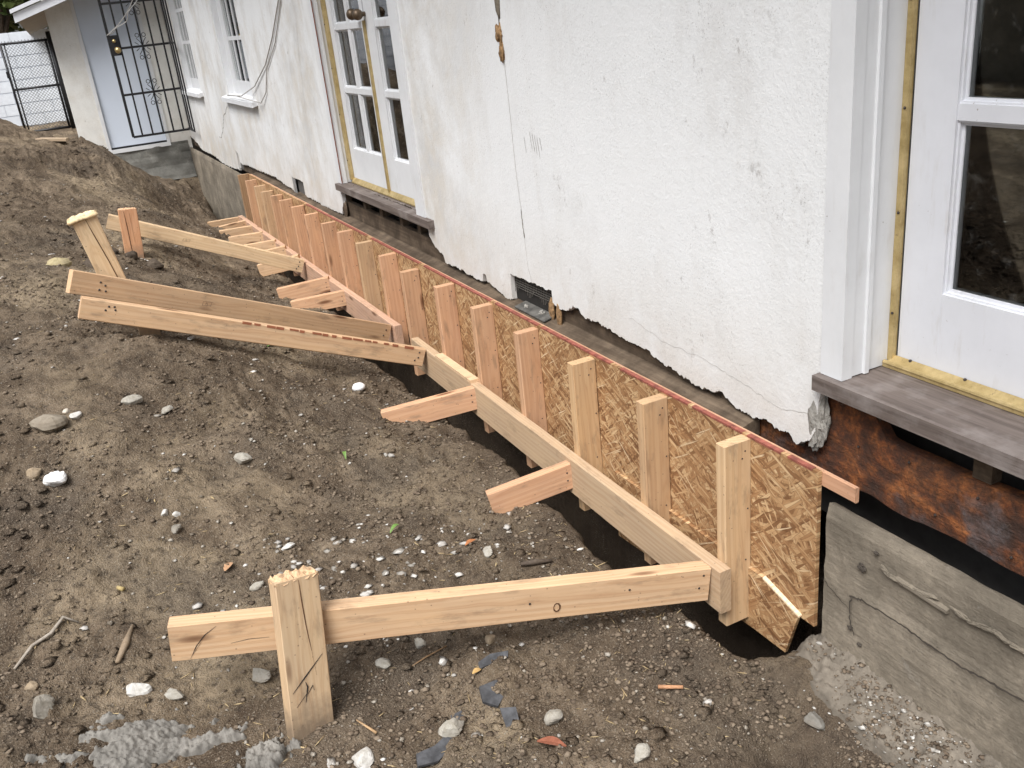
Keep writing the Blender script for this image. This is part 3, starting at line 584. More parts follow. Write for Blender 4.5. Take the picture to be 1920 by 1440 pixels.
# near door
dn = leaf(.226, .56, 1.462, .236, 2.2, [(.615, .967), (.995, 1.352)], [(.43, .808), (.842, 1.215), (1.25, 1.62), (1.655, 2.05)], .1, .2, pm=m_paint('lavender_white_paint', (.69, .70, .735), (.62, .63, .66)))
bs = part('brass_strip', MB().box(.212, .2255, 1.4655, 1.4805, .24, 2.2), BRASS); nail_dots(bs, [(.211, 1.472, z) for z in (.36, .60, .83, 1.05, 1.3)], .0035)
th = part('brass_threshold', MB().hexa([(.196, .5, .227), (.196, .5, .234), (.196, 1.479, .227), (.196, 1.479, .234), (.224, .5, .227), (.224, .5, .252), (.224, 1.464, .227), (.224, 1.464, .252)]).tube([(.20, .5, .238), (.20, 1.478, .238)], .006, 8), BRASS)
nail_dots(th, [(.2215, y, .2505) for y in (1.42, 1.27, 1.12)], .0045)
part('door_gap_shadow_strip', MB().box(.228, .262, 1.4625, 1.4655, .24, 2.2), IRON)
# far double doors
d2a = leaf(.14, 4.862, 5.500, .236, 2.1, [(4.915, 5.145), (5.190, 5.420)], [(.425, .745), (.775, 1.085), (1.115, 1.43), (1.46, 1.78)], .1, .2)
d2b = leaf(.14, 4.268, 4.845, .236, 2.1, [(4.30, 4.41), (4.435, 4.715)], [(.425, .745), (.775, 1.085), (1.115, 1.43), (1.46, 1.78)], .1, .2)
part('brass_strip', MB().box(.128, .1395, 4.843, 4.866, .22, 1.12), BRASS); bs = part('brass_strip', MB().box(.120, .1395, 5.502, 5.538, .235, 2.1), BRASS)
nail_dots(bs, [(.119, 5.52, z) for z in (.35, .62, .88, 1.12)], .004)
th = part('brass_threshold', MB().hexa([(.118, 4.264, .2195), (.118, 4.264, .226), (.118, 5.50, .2195), (.118, 5.50, .226), (.139, 4.264, .2195), (.139, 4.264, .248), (.139, 5.50, .2195), (.139, 5.50, .248)]), BRASS)
for (y, z) in ((4.93, 1.155), (4.83, 1.15)):
    k = MB().ball((.10, y, z), .028, 12, 8).tube([(.10, y, z), (.14, y, z)], .012, 8); k.build('door_knob', KNOBD, d2b if y < 4.85 else d2a, None, True)
for y0, y1 in ((4.30, 4.72), (4.915, 5.42)):                       # lace curtains hanging behind the panes
    v, f = [], []
    for i in range(41):
        y = y0+(y1-y0)*i/40; v += [(.188+.006*math.sin(i*1.3), y, .4), (.188+.006*math.sin(i*1.3+.4), y, 1.9)]
    for i in range(40): f.append((2*i, 2*i+1, 2*i+3, 2*i+2))
    mesh_obj('lace_curtain', v, f, CURT, house)
def window(y0, y1, z0, z1, gy, gz0, xr=.12):
    """double hung sash: frame, sill, muntins, panes"""
    w = part('window', MB().box(.075, xr+.03, y1-.05, y1, z0, z1).box(.075, xr+.03, y0, y0+.05, z0, z1).box(xr, xr+.03, y0+.05, gy[0], z0, z1).box(xr, xr+.03, gy[1], y1-.05, z0, z1)
             .box(xr+.0006, xr+.03, gy[0], gy[1], z0, gz0).box(xr+.0006, xr+.03, gy[0], gy[1], z1-.08, z1), PAINT)
    MB().hexa([(.022, y0-.12, z0-.025), (.022, y0-.12, z0+.012), (.022, y1+.10, z0-.025), (.022, y1+.10, z0+.012), (xr, y0-.12, z0), (xr, y0-.12, z0+.04), (xr, y1+.10, z0), (xr, y1+.10, z0+.04)]).build('window_sill', PAINT, w)
    n = 3; wd = (gy[1]-gy[0])/n; rows = [(gz0, 1.08), (1.10, 1.40), (1.42, z1-.08)]
    for i in range(1, n): MB().box(xr+.004, xr+.026, gy[0]+i*wd-.012, gy[0]+i*wd+.012, gz0, z1-.08).build('muntin', PAINT, w)
    for a, b in zip(rows[:-1], rows[1:]): MB().box(xr+.006, xr+.024, gy[0], gy[1], a[1]-.006, b[0]+.006).build('muntin', PAINT, w)
    for i in range(n):
        for r_ in rows: MB().box(xr+.012, xr+.015, gy[0]+i*wd+.012, gy[0]+(i+1)*wd-.012, r_[0], r_[1]).build('pane', GLASS, w)
    mb = MB().box(xr+.032, xr+.034, gy[0]-.02, gy[1]+.02, gz0-.02, z1-.05); mb.build('roller_blind', CURT, w)
    return w
window(7.70, 8.78, .60, 1.95, (7.96, 8.54), .75); window(10.30, 11.25, .58, 1.95, (10.62, 11.18), .72)
# --- vents in the stucco: dark panels paint in the shade of the holes, plus torn screen
ve = part('crawl_vent', MB().box(.0945, .0953, 2.92, 3.28, -.0, .125), m_plain('vent_hole_shade', (.018, .016, .014), .9))
mb = MB()
for k in range(26): mb.tube([(.088, 2.93+k*.0135, .118), (.086, 2.93+k*.0135+.004, .055+.018*math.sin(k*.7))], .0011, 4)
for k in range(6): mb.tube([(.0875, 2.93, .112-k*.010), (.0865, 3.268, .110-k*.010)], .0011, 4)
tag(mb.build('torn_screen', m_plain('screen_wire', (.13, .12, .105), .6, .3), ve), kind='stuff')
vv, ff = lump_mesh((.080, 2.955, .035), (.008, .022, .045), 11); mesh_obj('rusty_flap', vv, ff, FOAM, ve, None, True)
for q_, (y_, z_, r_) in enumerate(((3.02, .012, .011), (3.14, .010, .008))):
    vv, ff = lump_mesh((.07-.006*q_, y_, z_), (r_, r_*1.2, r_*.8), 60+q_, 12, 8, .4); mesh_obj('plaster_crumb', vv, ff, PLASTER, ve)
vv, ff = lump_mesh((.072, 2.885, .03), (.008, .016, .050), 12); mesh_obj('rusty_flap', vv, ff, FOAM, ve, None, True)
MB().hexa([(.040, 2.95, -.004), (.040, 2.95, .0005), (.040, 3.20, -.004), (.040, 3.20, .0005), (.093, 2.95, .008), (.093, 2.95, .012), (.093, 3.20, .008), (.093, 3.20, .012)]).build('metal_plate', m_plain('dull_sheet_metal', (.105, .10, .09), .75, .1, .5, 25), ve)
ve = part('crawl_vent', MB().box(.0935, .0952, 6.55, 6.90, -.02, .12), DARK); MB().box(.072, .076, 6.81, 6.895, -.02, .11).build('metal_plate', GALV, ve)
part('crawl_vent', MB().box(.0935, .0952, 8.90, 9.02, -.05, .125), DARK)
vv, ff = lump_mesh((.085, 5.63, .05), (.012, .05, .06), 21); mesh_obj('torn_felt_flap', vv, ff, GREY, house, None, True)
# --- cracks and scars on the plaster
CRK = m_plain('crack_shadow', (.20, .18, .155), .9); CRKL = m_plain('faint_crack', (.50, .48, .45), .9)
on_wall = lambda y, z: (.0692, y, z)
ribbon('crack', jag([(3.135, 1.6), (3.13, 1.15), (3.145, 1.03), (3.132, .94)], 12, .003), .010, CRK, house, to3=on_wall)
ribbon('crack', jag([(3.132, .94), (3.127, .78), (3.127, .59), (3.112, .39)], 20, .002), .0035, CRKL, house, to3=on_wall)
ribbon('crack', jag([(3.113, .40), (3.112, .34), (3.106, .29)], 8, .002), .007, CRK, house, to3=on_wall)
ribbon('crack', jag([(3.106, .29), (3.102, .18), (3.08, .12)], 8, .002), .003, CRKL, house, to3=on_wall)
ribbon('crack', jag([(2.4, .15), (2.2, .115), (2.0, .12), (1.85, .10), (1.70, .075), (1.56, .10)], 9, .004), .0016, CRKL, house, to3=on_wall)
ribbon('crack', jag([(5.92, 1.25), (6.05, .9), (6.15, .5), (6.2, .15)], 12, .003), .004, CRKL, house, to3=on_wall)
for k in range(5): ribbon('scratch', jag([(2.985-.018*k, .70-.004*k), (2.975-.018*k, .62+random.uniform(-.01, .02))], 6, .0015), .0022, CRK, house, to3=on_wall)
ribbon('scratch', jag([(3.03, .68), (3.025, .62)], 4, .0015), .002, CRK, house, to3=on_wall)
vv, ff = lump_mesh((.066, 3.142, 1.03), (.012, .015, .030), 31, 22, 16, .55); mesh_obj('foam_lump', vv, ff, FOAM, house, None, True)
vv, ff = lump_mesh((.066, 3.135, .965), (.010, .013, .026), 32, 22, 16, .6); mesh_obj('foam_lump', vv, ff, FOAM, house, None, True)
vv, ff = lump_mesh((.068, 3.135, 1.15), (.008, .014, .07), 33, amp=.3); mesh_obj('filler_lump', vv, ff, CON, house, None, True)
ribbon('crack', jag([(8.83, .60), (9.0, .5), (9.25, .42), (9.4, .3), (9.62, .20), (9.75, .19)], 7, .012), .008, CRK, house, to3=on_wall)
# --- shell that keeps the rooms dark
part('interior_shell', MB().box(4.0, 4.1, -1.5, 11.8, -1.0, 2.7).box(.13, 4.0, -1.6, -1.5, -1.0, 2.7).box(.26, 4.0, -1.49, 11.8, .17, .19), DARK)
part('roof', MB().box(-.70, 4.3, -1.8, 11.8, 2.70, 2.80), ROOFM)  # out of view; overhang widened to darken the wall below
# --- wing with slab door
WY = 11.85
part('wing_wall', MB().box(-1.135, -.845, WY, WY+.15, -.6, 2.6).box(-.19, .068, WY, WY+.15, -.6, 2.6).box(-.845, -.19, WY, WY+.15, 2.05, 2.6).box(-.88, -.80, WY+.151, 20, -.6, 1.9), STU2)
part('door_frame', MB().box(-.87, -.832, WY-.012, WY+.05, .0, 2.06).box(-.205, -.172, WY-.012, WY+.05, .0, 2.06).box(-.832, -.205, WY-.010, WY+.05, 2.02, 2.06).box(-.87, -.172, WY-.014, WY+.05, -.02, .022), PAINT)
part('slab_door', MB().box(-.829, -.208, WY+.02, WY+.06, .045, 2.018), DOORW); part('door_bottom_gap_shade', MB().box(-.829, -.208, WY+.012, WY+.055, .024, .043), IRON)  # thin black strip paints in the dark gap under the door
part('wing_roof', MB().hexa([(-1.425, WY-.30, 1.475), (-1.425, WY-.30, 1.53), (-1.255, 20, 1.475), (-1.255, 20, 1.53), (1.5, WY-.30, 2.42), (1.5, WY-.30, 2.475), (1.5, 20, 2.42), (1.5, 20, 2.475)]), SOFF)
part('rake_fascia', MB().hexa([(-1.45, WY-.345, 1.455), (-1.45, WY-.345, 1.545), (-1.45, WY-.302, 1.455), (-1.45, WY-.302, 1.545), (1.5, WY-.345, 2.405), (1.5, WY-.345, 2.495), (1.5, WY-.302, 2.405), (1.5, WY-.302, 2.495)]), FASC)
part('drip_edge', MB().hexa([(-1.47, WY-.37, 1.548), (-1.47, WY-.37, 1.585), (-1.47, WY-.29, 1.548), (-1.47, WY-.29, 1.585), (1.5, WY-.37, 2.498), (1.5, WY-.37, 2.535), (1.5, WY-.29, 2.498), (1.5, WY-.29, 2.535)]), FASC)
v, f = [], []
for i in range(40):
    for j in range(14):
        x = -.93+i*.0245; t = j/13; a = np.array([x]); b_ = np.array([t])
        v.append((x, WY-.005-.10*t**2-.03*float(perlin(a*5, b_*4)[0]), .012-.42*t+.02*float(perlin(a*7, b_*3+2)[0])*t))
for i in range(39):
    for j in range(13): b = i*14+j; f.append((b, b+1, b+15, b+14))
mesh_obj('concrete_stoop', v, f, m_concrete('stoop_concrete', (.20, .195, .175)), house)

# ================================================================ iron security gate
ig = empty('iron_security_gate', (-.3, 11.5, .16), 'black wrought iron security gate in front of the pale blue slab door', 'gate')
GY = 11.5
for x in (-.590, -.49, -.375, -.26, -.145, -.035):
    r = .014 if x < -.55 else .009
    MB().box(x-r, x+r, GY-r, GY+r, .16, 2.0).build('bar', IRON, ig)
for y in (11.36, 11.2, 11.02): MB().box(.012, .028, y-.008, y+.008, .17, 2.0).build('bar', IRON, ig)
for z in (.16, .615, 1.10, 1.56): MB().box(-.59, .03, GY-.007, GY+.007, z-.012, z+.012).build('rail', IRON, ig)
for z in (.17, 1.10): MB().box(.014, .026, 11.0, GY, z-.010, z+.010).build('rail', IRON, ig)
def scroll(x, z):
    mb = MB()
    for sx in (-1, 1):
        for sz in (-1, 1):
            c = (x+sx*.035, GY-.012, z+sz*.115)
            mb.tube([(c[0]+.02*math.cos(t*math.pi/5), c[1], c[2]+.02*math.sin(t*math.pi/5)) for t in range(11)], .004, 5)
            mb.tube([(x+sx*.05, GY-.012, z+sz*.085), (x+sx*.02, GY-.012, z+sz*.05), (x, GY-.012, z)], .004, 5)
            mb.tube([(x+sx*.075, GY-.012, z+sz*.045), (x+sx*.04, GY-.012, z+sz*.02)], .004, 5)
    mb.build('scroll_ornament', IRON, ig)
for z in (.615, 1.10, 1.56): scroll(-.26, z)
lb = MB().box(-.605, -.50, GY-.035, GY+.02, 1.03, 1.24).build('lock_box', IRON, ig)
MB().ball((-.53, GY-.075, 1.085), .034, 12, 8).tube([(-.53, GY-.075, 1.085), (-.53, GY-.03, 1.085)], .015, 8).build('brass_knob', BRASSK, lb, None, True)
MB().ball((-.545, GY-.045, 1.18), .02, 10, 6).build('deadbolt', BRASSK, lb, None, True)
wv_ = MB()
for o in (0, .012):
    A = Vector((-.60, GY-.04, 1.245)); B_ = Vector((.05, 10.9, 2.3)); pts = []
    for i in range(25):
        t = i/24; p = A.lerp(B_, t); p.z -= .20*math.sin(math.pi*t)*(1+o*18); p.x += o*math.sin(i*1.1)*2; pts.append(p)
    wv_.tube(pts, .0045, 5)
tag(wv_.build('tie_wire', WIRE), 'pale twisted wire tied from the gate lock up to the wall', 'wire')
cb = MB().tube([(.063, 6.20, 1.40), (.063, 6.27, 1.293), (.062, 6.63, 1.075), (.06, 6.985, .90), (.055, 7.5, .735), (.018, 7.9, .656), (.015, 8.5, .640)], .0042, 6)
cb.tube([(.064, 6.15, 1.40), (.064, 6.21, 1.29), (.063, 6.58, 1.04), (.062, 6.985, .867), (.062, 7.16, .70), (.05, 7.35, .62), (.018, 7.55, .635), (.016, 8.1, .650)], .0036, 6)
tag(cb.build('slack_cable', CABLE, None, None, True), 'two slack grey cables drooping down the wall onto the window sill', 'cable')

# ================================================================ block wall, chain-link gate, trees
bw = empty('block_wall', (-3.5, 19.6, 0), 'white painted concrete block wall behind the chain link gate', 'wall')
MB().box(-6.4, -.5, 19.52, 19.68, -.6, 1.535).build('mortar_bed', MORT, bw)
for r_ in range(8):
    for c in range(15):
        x = -6.4+c*.40+(.2 if r_ % 2 else 0)
        if x+.39 > -.4: continue
        MB().box(x, x+.39, 19.51, 19.69, 1.35-r_*.2+.006, 1.54-r_*.2).build('block', BLOCK, bw)
bs2 = empty('block_wall', (-5.6, 6, 0), 'low grey block wall along the far side of the yard', 'wall')
MB().box(-5.7, -5.5, -7.0, 19.4, -.8, .95).build('wall_body', CON, bs2)
cg = empty('chain_link_gate', (-1.38, 18, -.08), 'black framed chain link gate beside the corner of the wing', 'gate')
for (a, b) in (((-1.755, 18, -.1), (-1.755, 18, 1.345)), ((-1.07, 18, -.1), (-1.07, 18, 1.345)), ((-1.755, 18, 1.345), (-.95, 18, 1.345)), ((-1.755, 18, .63), (-.95, 18, .63)), ((-1.755, 18, -.06), (-.95, 18, -.06)), ((-1.70, 18, -.06), (-1.70, 18, 1.345))):
    MB().tube([a, b], .019 if a[0] != -1.70 else .012, 8).build('frame_tube', IRON, cg, None, True)
MB().tube([(-1.0, 17.97, -.1), (-1.0, 17.97, 1.47)], .045, 8).build('gate_post', IRON, cg, None, True)
mb = MB(); s_ = .054
for sgn in (1, -1):
    k = -30
    while k < 60:
        x0 = -1.74; pts = []
        c0 = -.05+k*s_                                             # z = c0 + sgn*(x-x0)
        xa, xb = x0, -.98
        za, zb = c0+sgn*0, c0+sgn*(xb-xa)
        def clip(za, zb, xa, xb):
            lo, hi = -.05, 1.335; t0, t1 = 0., 1.
            d = zb-za
            for lim, s in ((lo, 1), (hi, -1)):
                ta = (lim-za)/d
                if (d > 0) == (s > 0): t0 = max(t0, ta)
                else: t1 = min(t1, ta)
            return t0, t1
        t0, t1 = clip(za, zb, xa, xb)
        if t1-t0 > .02: mb.tube([(xa+(xb-xa)*t0, 18+.003*sgn, za+(zb-za)*t0), (xa+(xb-xa)*t1, 18+.003*sgn, za+(zb-za)*t1)], .0026, 4, False)
        k += 1
tag(mb.build('wire_mesh', m_plain('dull_wire', (.09, .095, .095), .6, .3), cg), kind='stuff')
mb = MB()
for i in range(15): mb.tube([(-1.74+i*.05, 18, 1.345), (-1.725+i*.05, 18, 1.385), (-1.71+i*.05, 18, 1.345)], .004, 4)
mb.build('twisted_selvage', IRON, cg); MB().box(-1.79, -1.74, 17.96, 18.02, .82, .92).build('latch', IRON, cg)

def tree(loc, h, r, label, seed, nl=5200, leaf_s=.11):
    R_ = np.random.default_rng(seed); t = empty('tree', loc, label, 'tree', 'trees beyond the yard walls')
    mb = MB(); top = Vector((loc[0], loc[1], loc[2]+h*.55)); base = Vector(loc)
    mb.tube([base, base.lerp(top, .5)+Vector((.08, 0, 0)), top], [.16, .12, .07], 8)
    limbs = []
    for i in range(7):
        a = R_.uniform(0, 6.28); e = top + Vector((math.cos(a)*r*.8, math.sin(a)*r*.8, R_.uniform(-.1, .4)*h)); limbs.append(e); mb.tube([base.lerp(top, R_.uniform(.55, .95)), (top+e)/2+Vector((0, 0, .15)), e], [.06, .04, .015], 6)
    mb.build('trunk', BARK, t)
    cl = np.array([list(e) for e in limbs]+[list(top+Vector((R_.uniform(-.5, .5)*r, R_.uniform(-.5, .5)*r, R_.uniform(0, .45)*h))) for _ in range(9)])
    c = cl[R_.integers(0, len(cl), nl)] + R_.normal(0, r*.24, (nl, 3))*np.array([1, 1, .8])
    a = R_.normal(0, 1, (nl, 3)); a /= np.linalg.norm(a, axis=1)[:, None]; b = R_.normal(0, 1, (nl, 3)); b -= a*np.sum(a*b, 1)[:, None]; b /= np.linalg.norm(b, axis=1)[:, None]
    s = leaf_s*R_.uniform(.6, 1.3, (nl, 1)); v = np.stack([c-a*s, c+b*s*.45, c+a*s, c-b*s*.45], 1).reshape(-1, 3)
    o = mesh_obj('crown', v, [(4*i, 4*i+1, 4*i+2, 4*i+3) for i in range(nl)], LEAF, t); o['kind'] = 'stuff'
    return t
tree((-1.75, 22.0, -.1), 3.9, 1.1, 'leafy yellow green tree above the white block wall beside the roof eave', 1, 16000, .13)
tree((-5.8, 25.0, -.1), 5.2, 2.0, 'dark leafy tree standing beyond the far corner of the yard', 2)
tree((-7.6, 3.0, -.3), 4.4, 1.9, 'broad leafy tree beyond the low grey wall, reflected in the near door', 3, 6000)
tree((-7.9, 9.0, -.3), 4.8, 2.0, 'leafy tree beyond the low grey wall near its far end', 4, 6000)

# ================================================================ foundation formwork
TAN, TAN2, PINK, PINK2, PALE = (.61, .425, .265), (.55, .385, .24), (.585, .36, .225), (.565, .355, .22), (.66, .49, .32)
def basis(A, B, zh):
    A = Vector(A); B = Vector(B); X = (B-A); L = X.length; X.normalize(); Z = Vector(zh); Z = (Z-X*Z.dot(X)).normalized(); Y = Z.cross(X)
    return Matrix(((X.x, Y.x, Z.x, A.x), (X.y, Y.y, Z.y, A.y), (X.z, Y.z, Z.z, A.z), (0, 0, 0, 1))), L
def bev_box(x0, x1, y0, y1, z0, z1, b=.0025, cuts=7, wob=.0005):
    """eased-edge board, cut along its length, slightly wandering; cheap"""
    sec = [(y0+b, z0), (y1-b, z0), (y1, z0+b), (y1, z1-b), (y1-b, z1), (y0+b, z1), (y0, z1-b), (y0, z0+b)]
    v, f = [], []; ph = [random.uniform(0, 6) for _ in range(4)]
    for i in range(cuts):
        t = i/(cuts-1); x = x0+(x1-x0)*t; dy = wob*math.sin(ph[0]+t*5); dz = wob*math.sin(ph[1]+t*4)
        for (y, z) in sec: v.append((x, y+dy+random.uniform(-.0003, .0003), z+dz+random.uniform(-.0003, .0003)))
    for i in range(cuts-1):
        for k in range(8): f.append((i*8+k, (i+1)*8+k, (i+1)*8+(k+1) % 8, i*8+(k+1) % 8))
    f.append(tuple(range(8))); f.append(tuple((cuts-1)*8+k for k in reversed(range(8))))
    return v, f
def board(name, A, B, zh, ye, ze, color, parent=None, cuts=7, bev=.0025):
    M, L = basis(A, B, zh); v, f = bev_box(0, L, *ye, *ze, b=bev, cuts=cuts)
    f = [tuple(reversed(q)) for q in f]
    o = mesh_obj(name, v, f, LUMST if name == 'stake' else LUM, parent, M, False, color); return o, M, L
def nails(o, M, pts, r=.0035):
    mb = MB()
    for (a, b, c) in pts: mb.ball((a, b, c), r, 6, 4, (1, .5, 1))
    tag(mb.build('nail_heads', NAILM, o, M), kind='stuff')

form = empty('foundation_form', (0, 1.5, -.58), 'long wooden foundation form of strand board, upright studs and rails along the trench', 'formwork')
for (a, b) in ((1.478, 1.799), (1.802, 4.238), (4.241, 6.678), (6.681, 8.25)):
    o = MB().box(0, .0115, a, b, -.46, 0).build('strand_board_panel', OSB, form)
# proud lower sheet with a raking cut at the near end
prof = [(2.42, -.40), (1.664, -.408), (1.524, -.450), (1.572, -.603), (1.70, -.605), (2.42, -.66)]
v = [(-.0105, y, z) for y, z in prof]+[(-.0005, y, z) for y, z in prof]; n_ = len(prof)
f = [tuple(range(n_)), tuple(reversed(range(n_, 2*n_)))]+[(i, i+n_, (i+1) % n_+n_, (i+1) % n_) for i in range(n_)]
lp = mesh_obj('strand_board_panel', v, f, OSB, form)
MB().hexa([(-.0112, 1.522, -.455), (-.0112, 1.522, -.4495), (-.0112, 1.664, -.413), (-.0112, 1.664, -.4075), (-.0003, 1.522, -.453), (-.0003, 1.522, -.4475), (-.0003, 1.664, -.411), (-.0003, 1.664, -.4055)]).build('raw_cut_edge', LUM, lp, None, False, (.80, .66, .46))
ts, M, L = board('top_strip', (.0122, 8.2, -.001), (.0122, 1.372, -.001), (0, 0, 1), (0, .012), (-.042, 0), (.55, .33, .215), form, 30)
for (a, b) in ((1.50, 1.585), (1.61, 1.74), (1.76, 1.98), (2.0, 2.36), (2.42, 2.9), (2.93, 3.3), (3.34, 4.1), (4.16, 4.9), (5.0, 6.3)):
    MB().box(-.0009, .0135, a, b, -.0055, .0008).build('red_primer_edge', REDP, ts)
STUDS = [(1.723, -.006, (.60, .43, .26)), (2.101, -.012, (.58, .40, .24)), (2.515, -.012, (.58, .40, .23)), (2.924, -.014, PINK2), (3.323, -.012, PINK2), (3.72, -.010, PINK), (4.171, -.032, PINK2), (4.488, -.011, PINK), (4.88, -.014, TAN2), (5.236, -.010, PINK), (5.59, -.013, PINK), (5.989, -.016, PINK), (6.342, -.015, PINK), (6.691, -.015, PINK2), (6.983, -.021, PINK2), (7.30, -.03, TAN2), (7.557, -.018, TAN2), (7.888, -.01, PINK2), (8.20, .004, (.33, .22, .13))]
for i, (y, zt, c) in enumerate(STUDS):
    zb = -.578 if i else -.577
    kf = random.uniform(.93, 1.06); cj = tuple(q*kf for q in c); ln = random.uniform(-.003, .003)
    o, M, L = board('stud', (-.0005, y, zb), (-.0005+ln*.5, y+ln, zt), (1, 0, 0), (-.038, 0), (-.089, 0), cj, form)
    nails(o, M, [(L-.03, .0006, -.02), (L-.05, .0006, -.03), (L-.20+random.uniform(-.02, .02), .0006, -.012), (L*.35, .0006, -.02)], .0028)
wa1, M, L = board('waler', (-.1275, 4.07, -.336), (-.1275, 1.700, -.366), (0, 0, 1), (-.0001, .038), (-.14, 0), (.50, .375, .25), form, 14)
# waler nearest end rises behind the brace; its outer face has grey drying bands
wa2, M2, L2 = board('waler', (-.1275, 8.42, -.372), (-.1275, 4.306, -.335), (0, 0, 1), (-.0001, .038), (-.14, 0), (.54, .36, .26), form, 14)
MB().box(-.128, -.088, 3.36, 3.76, -.3445, -.331).build('splice_block', LUM, form, None, False, PALE)
KICK = [((-.129, 2.518, -.374), (-.424, 2.592, -.432), .098, PINK), ((-.129, 3.321, -.351), (-.505, 3.475, -.412), .100, PINK), ((-.129, 5.193, -.344), (-.42, 5.36, -.385), .092, PINK2), ((-.129, 5.525, -.331), (-.43, 5.665, -.372), .092, PINK2),
        ((-.129, 6.265, -.327), (-.392, 6.409, -.372), .09, TAN), ((-.129, 6.652, -.333), (-.33, 6.75, -.36), .09, TAN), ((-.129, 6.98, -.344), (-.36, 7.10, -.365), .09, TAN), ((-.129, 7.43, -.356), (-.38, 7.53, -.368), .09, TAN), ((-.129, 7.825, -.368), (-.39, 7.88, -.37), .09, TAN2), ((-.129, 8.088, -.362), (-.39, 8.06, -.372), .09, TAN), ((-.129, 8.40, -.380), (-.40, 8.39, -.375), .09, TAN2)]
for A, B, h, c in KICK:
    o, M, L = board('kicker', A, B, (0, 0, 1), (-.038, 0), (-h, 0), c, form, 4)
    nails(o, M, [(.02, .0006, -.03), (.025, .0006, -.06)], .0035)

# braces -------------------------------------------------------------------
def flat(M, y): return lambda a, b: (a, y, b)
def strokes(o, M, lines, w, mat, name, y):
    for ln in lines: 
        r_ = ribbon(name, ln, w, mat, o, to3=flat(M, y)); r_.matrix_basis = M; W[r_.name] = M
GB = 'diagonal brace boards nailed to the form'
b1, M, L = board('brace_board', (-1.506, 2.107, -.205), (-.130, 1.737, -.372), (0, 0, 1), (0, .046), (-.106, 0), TAN, None, 12)
tag(b1, 'nearest brace board with pencil arc marks, crossing behind the marked stake in front', 'board', GB)
strokes(b1, M, [[(.045, -.10), (.062, -.065), (.085, -.035), (.115, -.012)], [(.052, -.088), (.075, -.055)], [(.145, -.068), (.19, -.061), (.24, -.062)]], .0022, PENCIL, 'pencil_mark', -.0014)
strokes(b1, M, [[(.995-.02*math.cos(t*.7)*.45, -.070+.013*math.sin(t*.7)) for t in range(10)]], .004, SPLIT, 'knot_ring', -.0014)
nails(b1, M, [(L-.02, -.0005, -.02), (L-.03, -.0005, -.06), (.92, -.0005, -.05), (1.2, -.0005, -.04)])
b2, M, L = board('brace_board', (-1.498, 3.815, .250), (-.1295, 3.863, -.333), (0, 0, 1), (0, .045), (-.086, 0), TAN, None, 14, .004)
tag(b2, 'lower of the two long crossing boards, with bark stains along its top edge', 'board', GB)
nails(b2, M, [(.10, -.0006, -.02), (.12, -.0006, -.018), (.125, -.0006, -.03), (.09, -.0006, -.036), (L-.03, -.0005, -.02), (L-.03, -.0005, -.045), (L-.045, -.0005, -.06)], .0045)
mb = MB()
for k in range(16):                                              # torn bark along the top edge of the right half
    a = .62+k*.05+random.uniform(-.01, .01); mb.box(a, a+random.uniform(.02, .05), -.0012, .004, -.006-random.uniform(0, .004), .0012)
tag(mb.build('bark_edge', m_plain('torn_bark', (.30, .11, .055), .9), b2, M), kind='stuff')
b3, M, L = board('brace_board', (-1.500, 3.88, .347), (-.1295, 4.345, -.338), (0, 0, 1), (0, .040), (-.092, 0), TAN, None, 14)
tag(b3, 'upper of the two long crossing brace boards, grade stamp on its face', 'board', GB)
def stamp(o, M, a, b, y=-.0014):
    strokes(o, M, [[(a, b), (a+.04, b+.004)], [(a+.003, b+.016), (a+.043, b+.020)], [(a, b-.002), (a+.004, b+.018)], [(a+.014, b+.004), (a+.02, b+.014), (a+.026, b+.004)], [(a+.04, b), (a+.044, b+.022)]], .003, STAMP, 'grade_stamp', y)
stamp(b3, M, .55, -.055); nails(b3, M, [(.11, -.0006, -.03), (.13, -.0006, -.04), (.11, -.0006, -.06), (.135, -.0006, -.062), (L-.03, -.0005, -.03), (L-.04, -.0005, -.06)], .0045)
b4, M, L = board('brace_board', (-1.245, 6.19, .178), (-.1295, 6.075, -.327), (0, 0, 1), (0, .04), (-.09, 0), (.64, .48, .305), None, 10)
tag(b4, 'far brace board reaching from the two split stakes to the far rail', 'board', GB)
stamp(b4, M, .45, -.058); nails(b4, M, [(L-.03, -.0005, -.02), (L-.03, -.0005, -.05), (L-.04, -.0005, -.07)], .005)
# stakes --------------------------------------------------------------------
GS = 'wooden stakes driven into the dirt'
A = Vector((-1.298, 1.922, -.54)); B = Vector((-1.247, 1.985, -.115)); A2 = A-(B-A)*.28
s1, M, L = board('stake', A2, B, (.985, .17, 0), (-.048, 0), (0, .113), (.55, .41, .265), None, 9)
